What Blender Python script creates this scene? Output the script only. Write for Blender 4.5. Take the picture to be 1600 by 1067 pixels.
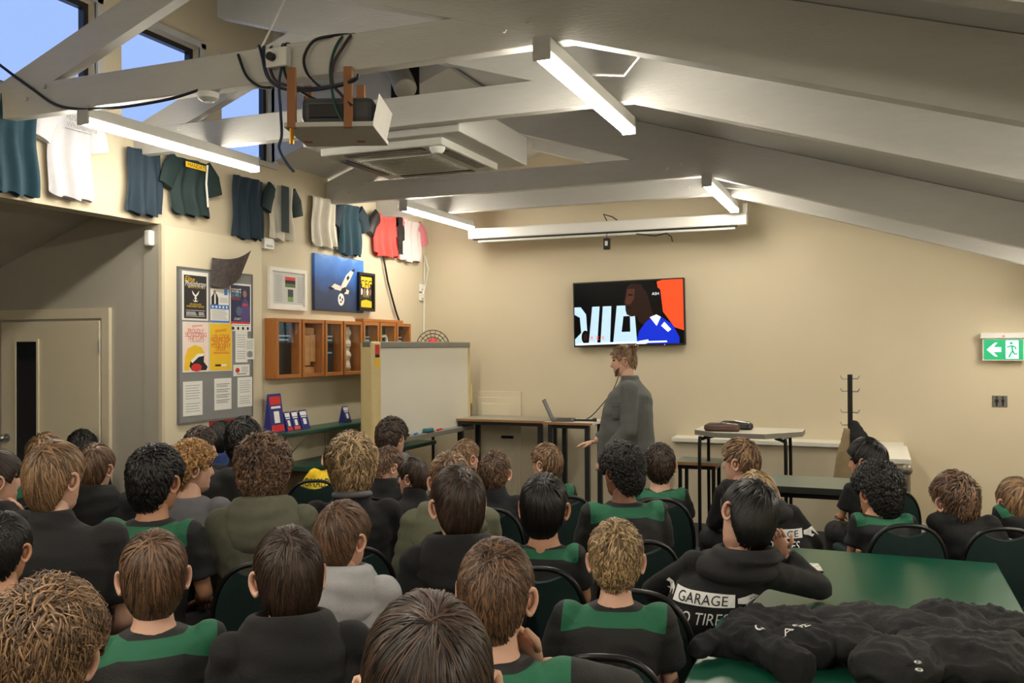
import bpy, bmesh, math, random
import numpy as np
from mathutils import Vector, Matrix, noise
from mathutils.bvhtree import BVHTree
random.seed(7); RNG = np.random.default_rng(7)
for o in list(bpy.data.objects): bpy.data.objects.remove(o)
SC = bpy.context.scene; COL = SC.collection
# ------------------------------------------------------------------ camera
F_PX, CAM_H = 1400.0, 1.85
YAW, PITCH, ROLL = math.radians(22), math.atan(7.5/1400), math.radians(.25)
_fw = Vector((-math.sin(YAW)*math.cos(PITCH), math.cos(YAW)*math.cos(PITCH), math.sin(PITCH)))
_r0 = Vector((math.cos(YAW), math.sin(YAW), 0)); _u0 = _r0.cross(_fw)
_rt = _r0*math.cos(ROLL) - _u0*math.sin(ROLL); _up = _u0*math.cos(ROLL) + _r0*math.sin(ROLL)
cd = bpy.data.cameras.new('camera'); cam = bpy.data.objects.new('camera', cd); COL.objects.link(cam)
cd.sensor_width = 36; cd.lens = 36*F_PX/1600; cd.clip_start = .05
M = Matrix.Identity(4)
for i in range(3): M[i][0] = _rt[i]; M[i][1] = _up[i]; M[i][2] = -_fw[i]
M[0][3], M[1][3], M[2][3] = 0, 0, CAM_H
cam.matrix_world = M; SC.camera = cam
CAMP = Vector((0, 0, CAM_H))
def ray(x, y): return _fw + _rt*((x-800)/F_PX) + _up*((533.5-y)/F_PX)
def onX(x, y, X): d = ray(x, y); return CAMP + d*(X/d.x)
def onY(x, y, Y): d = ray(x, y); return CAMP + d*(Y/d.y)
def onZ(x, y, Z): d = ray(x, y); return CAMP + d*((Z-CAM_H)/d.z)
def at(x, y, D): return CAMP + ray(x, y)*D
# ------------------------------------------------------------------ world, exposure
w = bpy.data.worlds.new('dusk_sky'); SC.world = w; w.use_nodes = True
bg = w.node_tree.nodes['Background']; bg.inputs[0].default_value = (.32, .48, .95, 1); bg.inputs[1].default_value = 1.15
SC.view_settings.view_transform = 'Standard'; SC.view_settings.look = 'None'
SC.view_settings.gamma = 1; SC.view_settings.exposure = 0.12
LAMP = 72.0           # radiance of the LED battens
# ------------------------------------------------------------------ materials
MATS = {}
def lin(c):
    return tuple((v/12.92 if v <= .04045 else ((v+.055)/1.055)**2.4) for v in c)
def mat(name, rgb, rough=.6, metal=0, var=.06, scale=12, bump=0, bscale=60, emit=0, coat=0, alpha=1, stretch=None, trans=0, spec=.5):
    """procedural principled material; rgb is sRGB 0..1"""
    if name in MATS: return MATS[name]
    m = bpy.data.materials.new(name); MATS[name] = m; m.use_nodes = True
    nt = m.node_tree; b = nt.nodes['Principled BSDF']; c = lin(rgb)
    b.inputs['Base Color'].default_value = (*c, 1); b.inputs['Roughness'].default_value = rough
    b.inputs['Metallic'].default_value = metal; b.inputs['Specular IOR Level'].default_value = spec
    if coat: b.inputs['Coat Weight'].default_value = coat
    if trans: b.inputs['Transmission Weight'].default_value = trans
    if emit:
        b.inputs['Emission Color'].default_value = (*c, 1); b.inputs['Emission Strength'].default_value = emit
    tc = nt.nodes.new('ShaderNodeTexCoord')
    mp = nt.nodes.new('ShaderNodeMapping'); nt.links.new(tc.outputs['Object'], mp.inputs[0])
    if stretch: mp.inputs['Scale'].default_value = stretch
    if var and not emit:
        n = nt.nodes.new('ShaderNodeTexNoise'); n.inputs['Scale'].default_value = scale; n.inputs['Detail'].default_value = 4
        nt.links.new(mp.outputs[0], n.inputs[0])
        r = nt.nodes.new('ShaderNodeMix'); r.data_type = 'RGBA'
        r.inputs[6].default_value = (*[v*(1-var*1.5) for v in c], 1); r.inputs[7].default_value = (*[min(1, v*(1+var*1.5)) for v in c], 1)
        nt.links.new(n.outputs[0], r.inputs[0]); nt.links.new(r.outputs[2], b.inputs['Base Color'])
    if bump:
        n2 = nt.nodes.new('ShaderNodeTexNoise'); n2.inputs['Scale'].default_value = bscale; n2.inputs['Detail'].default_value = 3
        nt.links.new(mp.outputs[0], n2.inputs[0])
        bp = nt.nodes.new('ShaderNodeBump'); bp.inputs['Strength'].default_value = bump; bp.inputs['Distance'].default_value = .01
        nt.links.new(n2.outputs[0], bp.inputs['Height']); nt.links.new(bp.outputs[0], b.inputs['Normal'])
    return m
def clear_glass():
    if 'clear_glass' in MATS: return MATS['clear_glass']
    m = bpy.data.materials.new('clear_glass'); MATS['clear_glass'] = m; m.use_nodes = True; nt = m.node_tree; nt.nodes.remove(nt.nodes['Principled BSDF'])
    tr = nt.nodes.new('ShaderNodeBsdfTransparent'); gl = nt.nodes.new('ShaderNodeBsdfGlossy'); gl.inputs['Roughness'].default_value = .03
    mx = nt.nodes.new('ShaderNodeMixShader'); mx.inputs[0].default_value = .05
    nt.links.new(tr.outputs[0], mx.inputs[1]); nt.links.new(gl.outputs[0], mx.inputs[2]); nt.links.new(mx.outputs[0], nt.nodes['Material Output'].inputs[0]); return m
# ------------------------------------------------------------------ mesh builder
class MB:
    def __init__(s): s.v = []; s.f = []; s.m = []; s.mats = []
    def mi(s, m):
        if m not in s.mats: s.mats.append(m)
        return s.mats.index(m)
    def add(s, V, Fc, m):
        o = len(s.v); s.v += [tuple(p) for p in V]; k = s.mi(m)
        s.f += [tuple(i+o for i in f) for f in Fc]; s.m += [k]*len(Fc); return s
    def box(s, x0, x1, y0, y1, z0, z1, m, bev=0):
        if bev:
            b = min(bev, (x1-x0)*.45, (y1-y0)*.45, (z1-z0)*.45)
            bm = bmesh.new(); bmesh.ops.create_cube(bm, size=1)
            for v in bm.verts: v.co = ((x0+x1)/2+v.co.x*(x1-x0), (y0+y1)/2+v.co.y*(y1-y0), (z0+z1)/2+v.co.z*(z1-z0))
            bmesh.ops.bevel(bm, geom=bm.edges[:], offset=b, segments=2, affect='EDGES', profile=.5)
            bm.verts.index_update(); s.add([v.co[:] for v in bm.verts], [[v.index for v in f.verts] for f in bm.faces], m); bm.free(); return s
        V = [(x0,y0,z0),(x1,y0,z0),(x1,y1,z0),(x0,y1,z0),(x0,y0,z1),(x1,y0,z1),(x1,y1,z1),(x0,y1,z1)]
        return s.add(V, [(0,3,2,1),(4,5,6,7),(0,1,5,4),(1,2,6,5),(2,3,7,6),(3,0,4,7)], m)
    def tube(s, pts, rad, m, n=10, caps=True, flat=1.0):
        pts = [Vector(p) for p in pts]; k = len(pts)
        rad = [rad]*k if not hasattr(rad, '__len__') else rad
        V = []; Fc = []; ref = None
        for i, p in enumerate(pts):
            t = (pts[min(i+1, k-1)] - pts[max(i-1, 0)]).normalized()
            if ref is None:
                ref = Vector((0, 0, 1)) if abs(t.z) < .9 else Vector((1, 0, 0))
            a = (ref - t*ref.dot(t)).normalized(); ref = a; b = t.cross(a)
            for j in range(n):
                th = 2*math.pi*j/n; V.append(p + (a*math.cos(th) + b*math.sin(th)*flat)*rad[i])
        for i in range(k-1):
            for j in range(n):
                Fc.append((i*n+j, i*n+(j+1) % n, (i+1)*n+(j+1) % n, (i+1)*n+j))
        if caps: Fc.append(tuple(range(n-1, -1, -1))); Fc.append(tuple((k-1)*n+j for j in range(n)))
        return s.add(V, Fc, m)
    def rings(s, R, m, n=20, power=2.0):
        """loft of horizontal super-ellipses: R = (cx, cy, z, hx, hy)"""
        V = []; Fc = []
        for (cx, cy, z, hx, hy) in R:
            for j in range(n):
                a = 2*math.pi*j/n; c, q = math.cos(a), math.sin(a)
                V.append((cx+hx*math.copysign(abs(c)**(2/power), c), cy+hy*math.copysign(abs(q)**(2/power), q), z))
        for i in range(len(R)-1):
            for j in range(n): Fc.append((i*n+j, i*n+(j+1) % n, (i+1)*n+(j+1) % n, (i+1)*n+j))
        Fc.append(tuple(range(n-1, -1, -1))); Fc.append(tuple((len(R)-1)*n+j for j in range(n)))
        return s.add(V, Fc, m)
    def ell(s, c, r, m, n=14, k=9, rot=None):
        V = []; Fc = []
        for i in range(k+1):
            ph = math.pi*i/k
            for j in range(n):
                th = 2*math.pi*j/n
                p = Vector((r[0]*math.sin(ph)*math.cos(th), r[1]*math.sin(ph)*math.sin(th), r[2]*math.cos(ph)))
                if rot: p = rot @ p
                V.append(p + Vector(c))
        for i in range(k):
            for j in range(n): Fc.append((i*n+j, (i+1)*n+j, (i+1)*n+(j+1) % n, i*n+(j+1) % n))
        return s.add(V, Fc, m)
    def prism(s, poly, y0, y1, m):
        """outline in x,z extruded along y"""
        n = len(poly); V = [(p[0], y0, p[1]) for p in poly] + [(p[0], y1, p[1]) for p in poly]
        Fc = [tuple(range(n)), tuple(range(2*n-1, n-1, -1))] + [(i+n, (i+1) % n+n, (i+1) % n, i) for i in range(n)]
        return s.add(V, Fc, m)
    def rect(s, x0, x1, z0, z1, m, y=-.001): return s.add([(x0,y,z0),(x1,y,z0),(x1,y,z1),(x0,y,z1)], [(0,1,2,3)], m)
    def poly(s, P, m, y=-.001): return s.add([(p[0], y, p[1]) for p in P], [tuple(range(len(P)))], m)
    def disc(s, cx, cz, rx, rz, m, y=-.001, n=20): return s.poly([(cx+rx*math.cos(2*math.pi*i/n), cz+rz*math.sin(2*math.pi*i/n)) for i in range(n)], m, y)
    def text(s, txt, cx, cz, h, m, y=-.002, wid=None, shear=0, align='CENTER', rot=0):
        V, Fc = text_mesh(txt)
        xs = [p[0] for p in V]; zs = [p[1] for p in V]; x0, x1 = min(xs), max(xs); hh = .7
        k = h/hh; kx = k if wid is None else wid/(x1-x0)
        off = (x0+x1)/2 if align == 'CENTER' else x0
        P = [((a-off)*kx + shear*(b-hh/2)*k, (b-hh/2)*k) for a, b in V]
        c, q = math.cos(rot), math.sin(rot)
        return s.add([(cx+a*c-b*q, y, cz+a*q+b*c) for a, b in P], Fc, m)
    def obj(s, name, parent=None, smooth=False, angle=40):
        me = bpy.data.meshes.new(name); me.from_pydata(s.v, [], s.f)
        for m in s.mats: me.materials.append(m)
        if s.m: me.polygons.foreach_set('material_index', s.m)
        if smooth:
            me.polygons.foreach_set('use_smooth', [True]*len(me.polygons))
            if angle: me.set_sharp_from_angle(angle=math.radians(angle))
        me.update(); return link(name, me, parent)
TXT = {}
def text_mesh(t):
    if t not in TXT:
        cu = bpy.data.curves.new('lettering', 'FONT'); cu.body = t; cu.resolution_u = 3
        o = bpy.data.objects.new('lettering', cu); COL.objects.link(o)
        bpy.context.view_layer.update()
        me = o.evaluated_get(bpy.context.evaluated_depsgraph_get()).to_mesh()
        TXT[t] = ([(v.co.x, v.co.y) for v in me.vertices], [tuple(p.vertices) for p in me.polygons])
        bpy.data.objects.remove(o); bpy.data.curves.remove(cu)
    return TXT[t]
def link(name, me, parent=None):
    o = bpy.data.objects.new(name, me); COL.objects.link(o)
    if parent is not None: o.parent = parent
    return o
def tag(o, label, cat, group=None):
    o['label'] = label; o['category'] = cat
    if group: o['group'] = group
    return o
def empty(name, loc=(0,0,0), rz=0, label=None, cat=None, group=None):
    o = bpy.data.objects.new(name, None); COL.objects.link(o); o.empty_display_size = .1
    o.location = loc; o.rotation_euler = (0, 0, rz)
    if label: tag(o, label, cat, group)
    return o
def struct(o): o['kind'] = 'structure'; return o
def fuse(parts, voxel, smooth=4):
    """one continuous surface out of overlapping closed shells"""
    me = bpy.data.meshes.new('shell'); me.from_pydata(parts.v, [], parts.f); me.update()
    o = bpy.data.objects.new('shell', me); COL.objects.link(o)
    r = o.modifiers.new('r', 'REMESH'); r.mode = 'VOXEL'; r.voxel_size = voxel
    if smooth:
        q = o.modifiers.new('s', 'SMOOTH'); q.iterations = smooth; q.factor = .5
    dg = bpy.context.evaluated_depsgraph_get()
    e = o.evaluated_get(dg).to_mesh()
    nv = len(e.vertices); co = np.empty(nv*3, 'f'); e.vertices.foreach_get('co', co)
    Fc = [tuple(p.vertices) for p in e.polygons]
    bpy.data.objects.remove(o); bpy.data.meshes.remove(me)
    return co.reshape(-1, 3), Fc
def np_obj(name, V, Fc, mats, parent=None, midx=None, smooth=True):
    me = bpy.data.meshes.new(name); me.from_pydata([tuple(map(float, p)) for p in V], [], Fc)
    for m in mats: me.materials.append(m)
    if midx is not None: me.polygons.foreach_set('material_index', midx)
    if smooth: me.polygons.foreach_set('use_smooth', [True]*len(me.polygons))
    me.update(); return link(name, me, parent)
def copy_tree(o, parent=None):
    c = o.copy(); COL.objects.link(c); c.parent = parent
    for ch in [x for x in bpy.data.objects if x.parent == o]: copy_tree(ch, c)
    return c
# ================================================================== the setting
YF, XLW, XR, YB = 9.65, -5.02, 2.6, -2.6
cream = mat('cream_wall_paint', (.81,.765,.66), .75, var=.02, scale=2, bump=.05, bscale=90)
cream2 = mat('pale_cream_lining_paint', (.86,.82,.71), .7, var=.02, scale=2)
white = mat('white_ceiling_paint', (.78,.775,.755), .65, var=.03, scale=3, bump=.08, bscale=40)
beamw = mat('white_beam_gloss_paint', (.76,.755,.735), .45, var=.04, scale=6, bump=.25, bscale=30, stretch=(1,1,6))
greyc = mat('grey_alcove_paint', (.70,.68,.63), .8, var=.03)
carpet = mat('dark_carpet', (.20,.21,.22), .95, var=.25, scale=60, bump=.3, bscale=200)
black = mat('black_plastic', (.05,.05,.055), .45)
blackm = mat('black_metal', (.06,.06,.065), .4, .3)
whitep = mat('white_plastic', (.88,.88,.86), .4, var=.02)
glass = clear_glass()
def R(X): return 3.28 - .305*(X+1.35)         # underside of the right-hand rafters
def S(X): return R(X) + .34                   # ceiling sheet on top of them
struct(MB().box(-9, XR+.2, YB-.2, YF+.2, -.1, 0, carpet).obj('floor'))
# front wall with sloping top
mb = MB(); mb.prism([(-5.3,0),(XR+.2,0),(XR+.2,S(XR+.2)),(-3.3,S(-3.3)),(-5.3,4.9)], YF, YF+.15, cream); struct(mb.obj('wall_front'))
struct(MB().box(XR, XR+.15, YB, YF, 0, S(XR)+.05, cream).obj('wall_right'))
struct(MB().box(-9, XR+.15, YB-.15, YB, 0, 5, cream).obj('wall_back'))
# left wall: low part, header over the opening, clerestory piers
mb = MB()
mb.box(XLW-.15, XLW, 5.3, YF, 0, 2.79, cream)
mb.box(XLW-.15, XLW, YB, YF, 2.79, 3.5, cream)
mb.box(XLW-.15, XLW, YB, YF, 4.26, 5.0, cream)
WIN = [(2.5,3.55),(3.75,4.7),(4.93,5.74),(6.0,6.68),(8.55,9.42)]
y0 = YB
for a, b in WIN:
    mb.box(XLW-.15, XLW, y0, a, 3.5, 4.26, cream); y0 = b
mb.box(XLW-.15, XLW, y0, YF, 3.5, 4.26, cream)
struct(mb.obj('wall_left'))
dk = mat('dark_window_frame', (.10,.10,.11), .4)
for i, (a, b) in enumerate(WIN):
    fr = struct(MB().box(XLW-.12, XLW-.07, a, b, 3.5, 3.54, dk).box(XLW-.12, XLW-.07, a, b, 4.22, 4.26, dk)
        .box(XLW-.12, XLW-.07, a, a+.04, 3.54, 4.22, dk).box(XLW-.12, XLW-.07, b-.04, b, 3.54, 4.22, dk).obj('window_%d' % (i+1)))
    MB().box(XLW-.10, XLW-.094, a+.03, b-.03, 3.53, 4.23, glass).obj('pane', fr)
    MB().box(XLW-.02, XLW+.03, a-.05, b+.05, 3.455, 3.5, beamw).box(XLW-.01, XLW+.02, b, b+.05, 3.5, 4.3, beamw).box(XLW-.01, XLW+.02, a-.05, b+.05, 4.26, 4.31, beamw).obj('window_trim', fr)
# pale lining with the noticeboard, alcove wall and sloping alcove ceiling
struct(MB().box(XLW, XLW+.025, 5.3, 6.49, 0, 2.78, cream2).box(XLW, XLW+.032, 5.285, 5.315, 0, 2.78, cream).obj('trim_1'))
struct(MB().box(XLW+.0, XLW+.012, 5.3, 6.49, 2.78, 2.795, cream).obj('trim_2'))
struct(MB().box(-9, XLW-.15, 5.3, 5.45, 0, 3.4, greyc).box(XLW-.15, XLW+.02, 5.29, 5.2995, 0, 2.78, greyc).obj('wall_alcove'))
struct(MB().box(-9.1, -9, YB, 5.3, 0, 3.4, greyc).obj('wall_far_left'))
def AC(X): return 3.10 + .345*(X-XLW)
mb = MB(); mb.add([(XLW-.02,YB,AC(XLW)),(XLW-.02,5.3,AC(XLW)),(-9,5.3,AC(-9)),(-9,YB,AC(-9))], [(0,1,2,3)], greyc)
mb.add([(XLW-.02,YB,AC(XLW)+.1),(-9,YB,AC(-9)+.1),(-9,5.3,AC(-9)+.1),(XLW-.02,5.3,AC(XLW)+.1)], [(0,1,2,3)], greyc); struct(mb.obj('ceiling_alcove'))
# main ceiling: long right slope; left slope beyond the raised clerestory bay
mb = MB()
def slab(x0, x1, ya, yb, zf, m, t=.08):
    V = [(x0,ya,zf(x0)),(x1,ya,zf(x1)),(x1,yb,zf(x1)),(x0,yb,zf(x0))]; V += [(a,b,c+t) for a,b,c in V]
    mb.add(V, [(0,3,2,1),(4,5,6,7),(0,1,5,4),(1,2,6,5),(2,3,7,6),(3,0,4,7)], m)
slab(-5.1, XR+.15, YB, YF, S, white); struct(mb.obj('ceiling'))
LS = lambda X: 3.52 + .36*(X-XLW)
mb = MB(); slab(XLW, -3.25, 6.70, YF, LS, white, .03); struct(mb.obj('ceiling_left_slope'))
mb = MB(); mb.prism([(XLW,LS(XLW)),(-3.25,LS(-3.25)),(-3.25,S(-3.25)),(XLW,S(XLW))], 6.68, 6.70, white)
ck = struct(mb.obj('wall_clerestory_cheek'))
ribm = mat('flexible_duct_foil', (.66,.65,.60), .45, .3)
dp = onY(632, 128, 6.66)
mb = MB(); mb.box(dp.x-.13, dp.x+.13, 6.66, 6.682, dp.z-.14, dp.z+.16, mat('duct_hole_black', (.05,.05,.05), .9)); mb.obj('duct_opening', ck)
mb = MB(); P = [(dp.x-.1+.02*i, 6.6-.012*i+.03*math.sin(i*.3), dp.z+.17-.027*i) for i in range(12)]
pp = []; rr = []
for i in range(45):
    t = i/44*11; k = min(int(t), 10); f = t-k
    pp.append([P[k][j]*(1-f)+P[k+1][j]*f for j in range(3)]); rr.append(.095 if i % 2 else .083)
mb.tube(pp, rr, ribm, 14); tag(mb.obj('flexible_duct', None, True, 0), 'ribbed foil air duct entering the square hole high in white cheek wall', 'duct')
# skirting
struct(MB().box(XLW+.025, XLW+.04, 5.3, YF, 0, .1, beamw).obj('baseboard_left'))
struct(MB().box(XLW, XR, YF-.015, YF, 0, .1, beamw).obj('baseboard_front'))
# ------------------------------------------------------------------ trusses
TR = [(3.97,'carrying the projector cable bundle'),(5.08,'between the projector and the air conditioner'),
      (7.55,'just behind the air conditioner'),(8.53,'above the projection screen')]
for i, (Y, d) in enumerate(TR):
    t = empty('roof_truss', (0, Y, 0), 0, 'white painted timber roof truss '+d, 'roof truss', 'white roof trusses')
    w2 = .045
    mb = MB(); mb.box(XLW+.005, -1.25, -w2+.004, w2-.004, 3.26, 3.45, beamw, .006); mb.obj('tie_beam', t)
    mb = MB(); x0, x1 = -4.25 if i < 2 else -3.2, XR-.005; dz = .335
    V = [(x0,-w2,R(x0)),(x1,-w2,R(x1)),(x1,-w2,R(x1)+dz),(x0,-w2,R(x0)+dz)]; V += [(a,w2,c) for a,b,c in V]
    mb.add(V, [(0,1,2,3),(7,6,5,4),(1,0,4,5),(2,1,5,6),(3,2,6,7),(0,3,7,4)], beamw); mb.obj('rafter', t)
    mb = MB(); z0 = 3.27; sl = .375; dz = .2
    x0, x1 = XLW+.005, -3.0 if i > 1 else -3.15
    f = lambda X: z0 + sl*(X-XLW)
    V = [(x0,-w2*.8,f(x0)),(x1,-w2*.8,f(x1)),(x1,-w2*.8,f(x1)+dz),(x0,-w2*.8,f(x0)+dz)]; V += [(a,w2*.8,c) for a,b,c in V]
    mb.add(V, [(0,1,2,3),(7,6,5,4),(1,0,4,5),(2,1,5,6),(3,2,6,7),(0,3,7,4)], beamw); mb.obj('strut', t)
    for bx, bz in ((-4.75,3.36),(-4.6,3.42),(-1.5,3.38),(-1.62,3.35)): MB().tube([(bx,-w2-.012,bz),(bx,-w2+.006,bz)], .014, beamw, 8).obj('bolt', t)
# extra roof frames nearer than the first truss (rafter only, over the seats)
for Y in (2.75, 1.4):
    t = empty('roof_truss', (0, Y, 0), 0, 'white painted rafter overhead, '+('next before the cable-hung truss' if Y > 2 else 'second before the cable-hung truss'), 'roof truss', 'white roof trusses')
    mb = MB(); x0, x1 = -1.9, XR-.005; dz = .335; w2 = .045
    V = [(x0,-w2,R(x0)),(x1,-w2,R(x1)),(x1,-w2,R(x1)+dz),(x0,-w2,R(x0)+dz)]; V += [(a,w2,c) for a,b,c in V]
    mb.add(V, [(0,1,2,3),(7,6,5,4),(1,0,4,5),(2,1,5,6),(3,2,6,7),(0,3,7,4)], beamw); mb.obj('rafter', t)
# air-conditioner bulkhead
acp = onZ(640, 243, 3.22); acp.y = 5.72
mb = MB(); mb.box(-.55, .64, -.56, .64, .02, .24, beamw, .01)
ac = empty('air_conditioner', (acp.x, acp.y, 3.2), 0, 'white ceiling cassette air conditioner in a boxed bulkhead between trusses', 'air conditioner')
mb.obj('bulkhead', ac)
MB().box(-.47, .47, -.47, .47, -.03, .03, mat('cassette_panel', (.80,.80,.77), .5), .012).obj('panel', ac)
grl = mat('cassette_grille', (.62,.61,.58), .6)
MB().box(-.3, .3, -.3, .3, -.042, -.028, grl, .004).obj('intake_grille', ac)
mb = MB()
for k in range(14): mb.box(-.29, .29, -.285+.042*k, -.275+.042*k, -.048, -.04, mat('cassette_panel', (.8,.8,.77), .5))
mb.obj('grille_bars', ac)['kind'] = 'stuff'
for sx, sy in ((1,0),(-1,0),(0,1),(0,-1)):
    m_ = MB()
    if sx: m_.box(sx*.40-.035, sx*.40+.035, -.3, .3, -.036, -.028, black)
    else: m_.box(-.3, .3, sy*.40-.035, sy*.40+.035, -.036, -.028, black)
    m_.obj('air_slot', ac)
m_ = MB(); m_.rings([(.40,-.40,-.07,.03,.03),(.40,-.40,-.05,.05,.05),(.40,-.40,-.03,.055,.055)], whitep, 16); m_.obj('sensor', ac, True)
# ------------------------------------------------------------------ LED battens
tubem = mat('led_diffuser', (1,.965,.90), .5, emit=LAMP)
def batten(x, y, L, z, label, grp='linear ceiling lamps'):
    t = empty('linear_lamp', (x, y, z), 0, label, 'ceiling lamp', grp)
    MB().box(-.04, .04, 0, L, -.015, .055, whitep, .006).obj('housing', t)
    MB().box(-.036, .036, .012, L-.012, -.05, -.014, tubem, .012).obj('diffuser', t)
    MB().box(-.042, .042, -.012, .0, -.052, .058, mat('lamp_end_cap', (.72,.72,.70), .5)).obj('end_cap', t)
    MB().box(-.042, .042, L, L+.012, -.052, .058, mat('lamp_end_cap', (.72,.72,.70), .5)).obj('end_cap', t)
batten(-1.40, 3.85, 1.56, 3.21, 'long white LED lamp beside the sloping rafters, its end on cable-hung truss')
batten(-4.28, 3.92, 1.56, 3.21, 'long white LED lamp over the hung white sports shirt near left wall')
batten(-4.20, 7.62, 1.56, 3.21, 'white LED lamp ending at the left end of the projection screen')
batten(-1.27, 7.45, 1.56, 3.21, 'white LED lamp ending at the right end of the projection screen')
batten(-1.40, .1, 1.56, 3.21, 'added unseen LED lamp over the back rows of the audience', 'linear ceiling lamps')  # rear pair, unseen; added to light the audience from behind
batten(-4.28, .1, 1.56, 3.21, 'added unseen LED lamp over the back rows on the alcove side', 'linear ceiling lamps')
batten(1.48, 3.85, 1.56, R(1.48)-.06, 'added unseen LED lamp under the low end of the rafters beside the green table')  # right-hand row added outside the view to brighten the front wall's right side
batten(1.48, 7.45, 1.56, R(1.48)-.06, 'added unseen LED lamp under the low end of the rafters near exit sign')
batten(1.48, .1, 1.56, R(1.48)-.06, 'added unseen LED lamp under the low end of the rafters over back rows')
batten(-1.40, -2.2, 1.56, 3.21, 'added unseen LED lamp close to the back wall')  # unseen pair added so the near rows depend less on the visible lamps
batten(-4.28, -2.2, 1.56, 3.21, 'added unseen LED lamp close to the back wall on the alcove side')
# lamp cables
for pts, where in (([(-1.36,4.5,3.27),(-1.2,4.55,3.26),(-1.08,4.4,3.3),(-1.0,4.05,3.34)], 'near the projector'), ([(-1.24,8.2,3.27),(-1.1,8.25,3.26),(-1.0,8.45,3.3)], 'by the projection screen')):
    tag(MB().tube(pts, .006, whitep, 6).obj('lamp_cable', None, True), 'thin white flex looping from a LED lamp to the rafter '+where, 'cable', 'white lamp flexes')
# ================================================================== things on the walls and ceiling
RZ = math.pi/2     # things on the left wall: local x runs along the wall, local -y faces the room
def lw(name, Y, z, label, cat, off=0, group=None): return empty(name, (XLW+off, Y, z), RZ, label, cat, group)
def fwall(name, X, z, label, cat, off=0, group=None): return empty(name, (X, YF-off, z), 0, label, cat, group)
paper = mat('white_paper', (.90,.90,.88), .7, var=.02); ink = mat('black_ink', (.08,.08,.09), .7); inkg = mat('grey_ink', (.55,.55,.56), .7)
blk = mat('poster_black', (.10,.09,.10), .5); yel = mat('poster_yellow', (.93,.76,.12), .5, var=.02); redp = mat('poster_red', (.80,.16,.15), .5)
pink = mat('poster_blush', (.94,.86,.82), .6); blu = mat('poster_blue', (.20,.48,.80), .5); navy = mat('poster_navy', (.09,.12,.28), .5)
wht = mat('print_white', (.93,.93,.92), .6, var=.01); cyan = mat('print_cyan', (.45,.75,.82), .6); skinp = mat('print_skin', (.62,.42,.33), .6)
def Yof(px, py=500, X=XLW): return onX(px, py, X).y
def Zof(px, py, X=XLW): return onX(px, py, X).z
# noticeboard
y0, y1 = Yof(273.5), Yof(387); zt, zb = Zof(273.5,418.7), Zof(273.5,661)
NB = lw('noticeboard', y0, zb, 'grey felt noticeboard covered with posters and notices', 'noticeboard', .025)
W, H = y1-y0, zt-zb
MB().box(0, W, -.018, 0, 0, H, mat('grey_felt', (.52,.52,.52), .95, bump=.2, bscale=300), .003).obj('felt_panel', NB)
mb = MB(); fm = mat('board_edge', (.42,.42,.42), .5)
mb.box(-.012, 0, -.022, 0, -.012, H+.012, fm).box(W, W+.012, -.022, 0, -.012, H+.012, fm).box(0, W, -.022, 0, -.012, 0, fm).box(0, W, -.022, 0, H, H+.012, fm); mb.obj('frame', NB)
def sheet(u0, u1, v0, v1, label, fn, cat='poster', curl=0, name='poster'):
    """poster on the noticeboard, given by board fractions"""
    t = lw(name, y0+u0*W, zb+v0*H, label, cat, .025+.0195)
    w_, h_ = (u1-u0)*W, (v1-v0)*H
    mb = MB(); mb.box(0, w_, -.0012, 0, 0, h_, paper); mb.obj('sheet', t)
    mb = MB(); fn(mb, w_, h_)
    if mb.v: mb.obj('print', t)
    return t
def bars(mb, x0, x1, zs, m=inkg, t=.004):
    for k, z in enumerate(zs): mb.rect(x0, x1-(k % 3)*.06*(x1-x0), z, z+t, m, -.0018)
def bird(mb, cx, cz, s, m, y=-.003):
    mb.poly([(cx-1*s,cz+.8*s),(cx-.1*s,cz-.05*s),(cx+.1*s,cz-.05*s),(cx+1*s,cz+.8*s),(cx+.75*s,cz+.1*s),(cx+.15*s,cz-.45*s),(cx+.4*s,cz-.8*s),(cx-.4*s,cz-.8*s),(cx-.15*s,cz-.45*s),(cx-.75*s,cz+.1*s)], m, y)
    mb.disc(cx, cz-1.05*s, .2*s, .2*s, m, y); mb.poly([(cx-.8*s,cz-.95*s),(cx-.4*s,cz-1.35*s),(cx+.4*s,cz-1.35*s),(cx+.8*s,cz-.95*s),(cx+.4*s,cz-1.2*s),(cx-.4*s,cz-1.2*s)], m, y)
def p1(mb, w_, h_):
    mb.rect(.02, w_-.02, .015, h_-.03, blk, -.0016)
    mb.text('Elite', w_*.3, h_*.84, .045, yel, -.002, shear=.2); mb.text('Physiotherapy', w_*.52, h_*.755, .045, wht, -.002, wid=w_*.78, shear=.2)
    mb.text('IS PROUD TO SUPPORT', w_*.5, h_*.68, .014, yel, -.002, wid=w_*.55); bird(mb, w_*.5, h_*.53, .042, wht)
    mb.text('WITH DISCOUNTED', w_*.5, h_*.33, .015, yel, -.002, wid=w_*.45); mb.text('PHYSIOTHERAPY SERVICES', w_*.5, h_*.285, .015, yel, -.002, wid=w_*.66)
    for a in (.08, .20): mb.rect(.04, w_-.04, h_*a, h_*a+.003, wht, -.002)
    bars(mb, w_*.15, w_*.55, [h_*.11, h_*.135, h_*.16], wht); bars(mb, w_*.62, w_*.85, [h_*.11, h_*.135, h_*.16], wht)
sheet(.03, .37, .665, .985, 'black physiotherapy poster with white eagle emblem and yellow lettering', p1)
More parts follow.
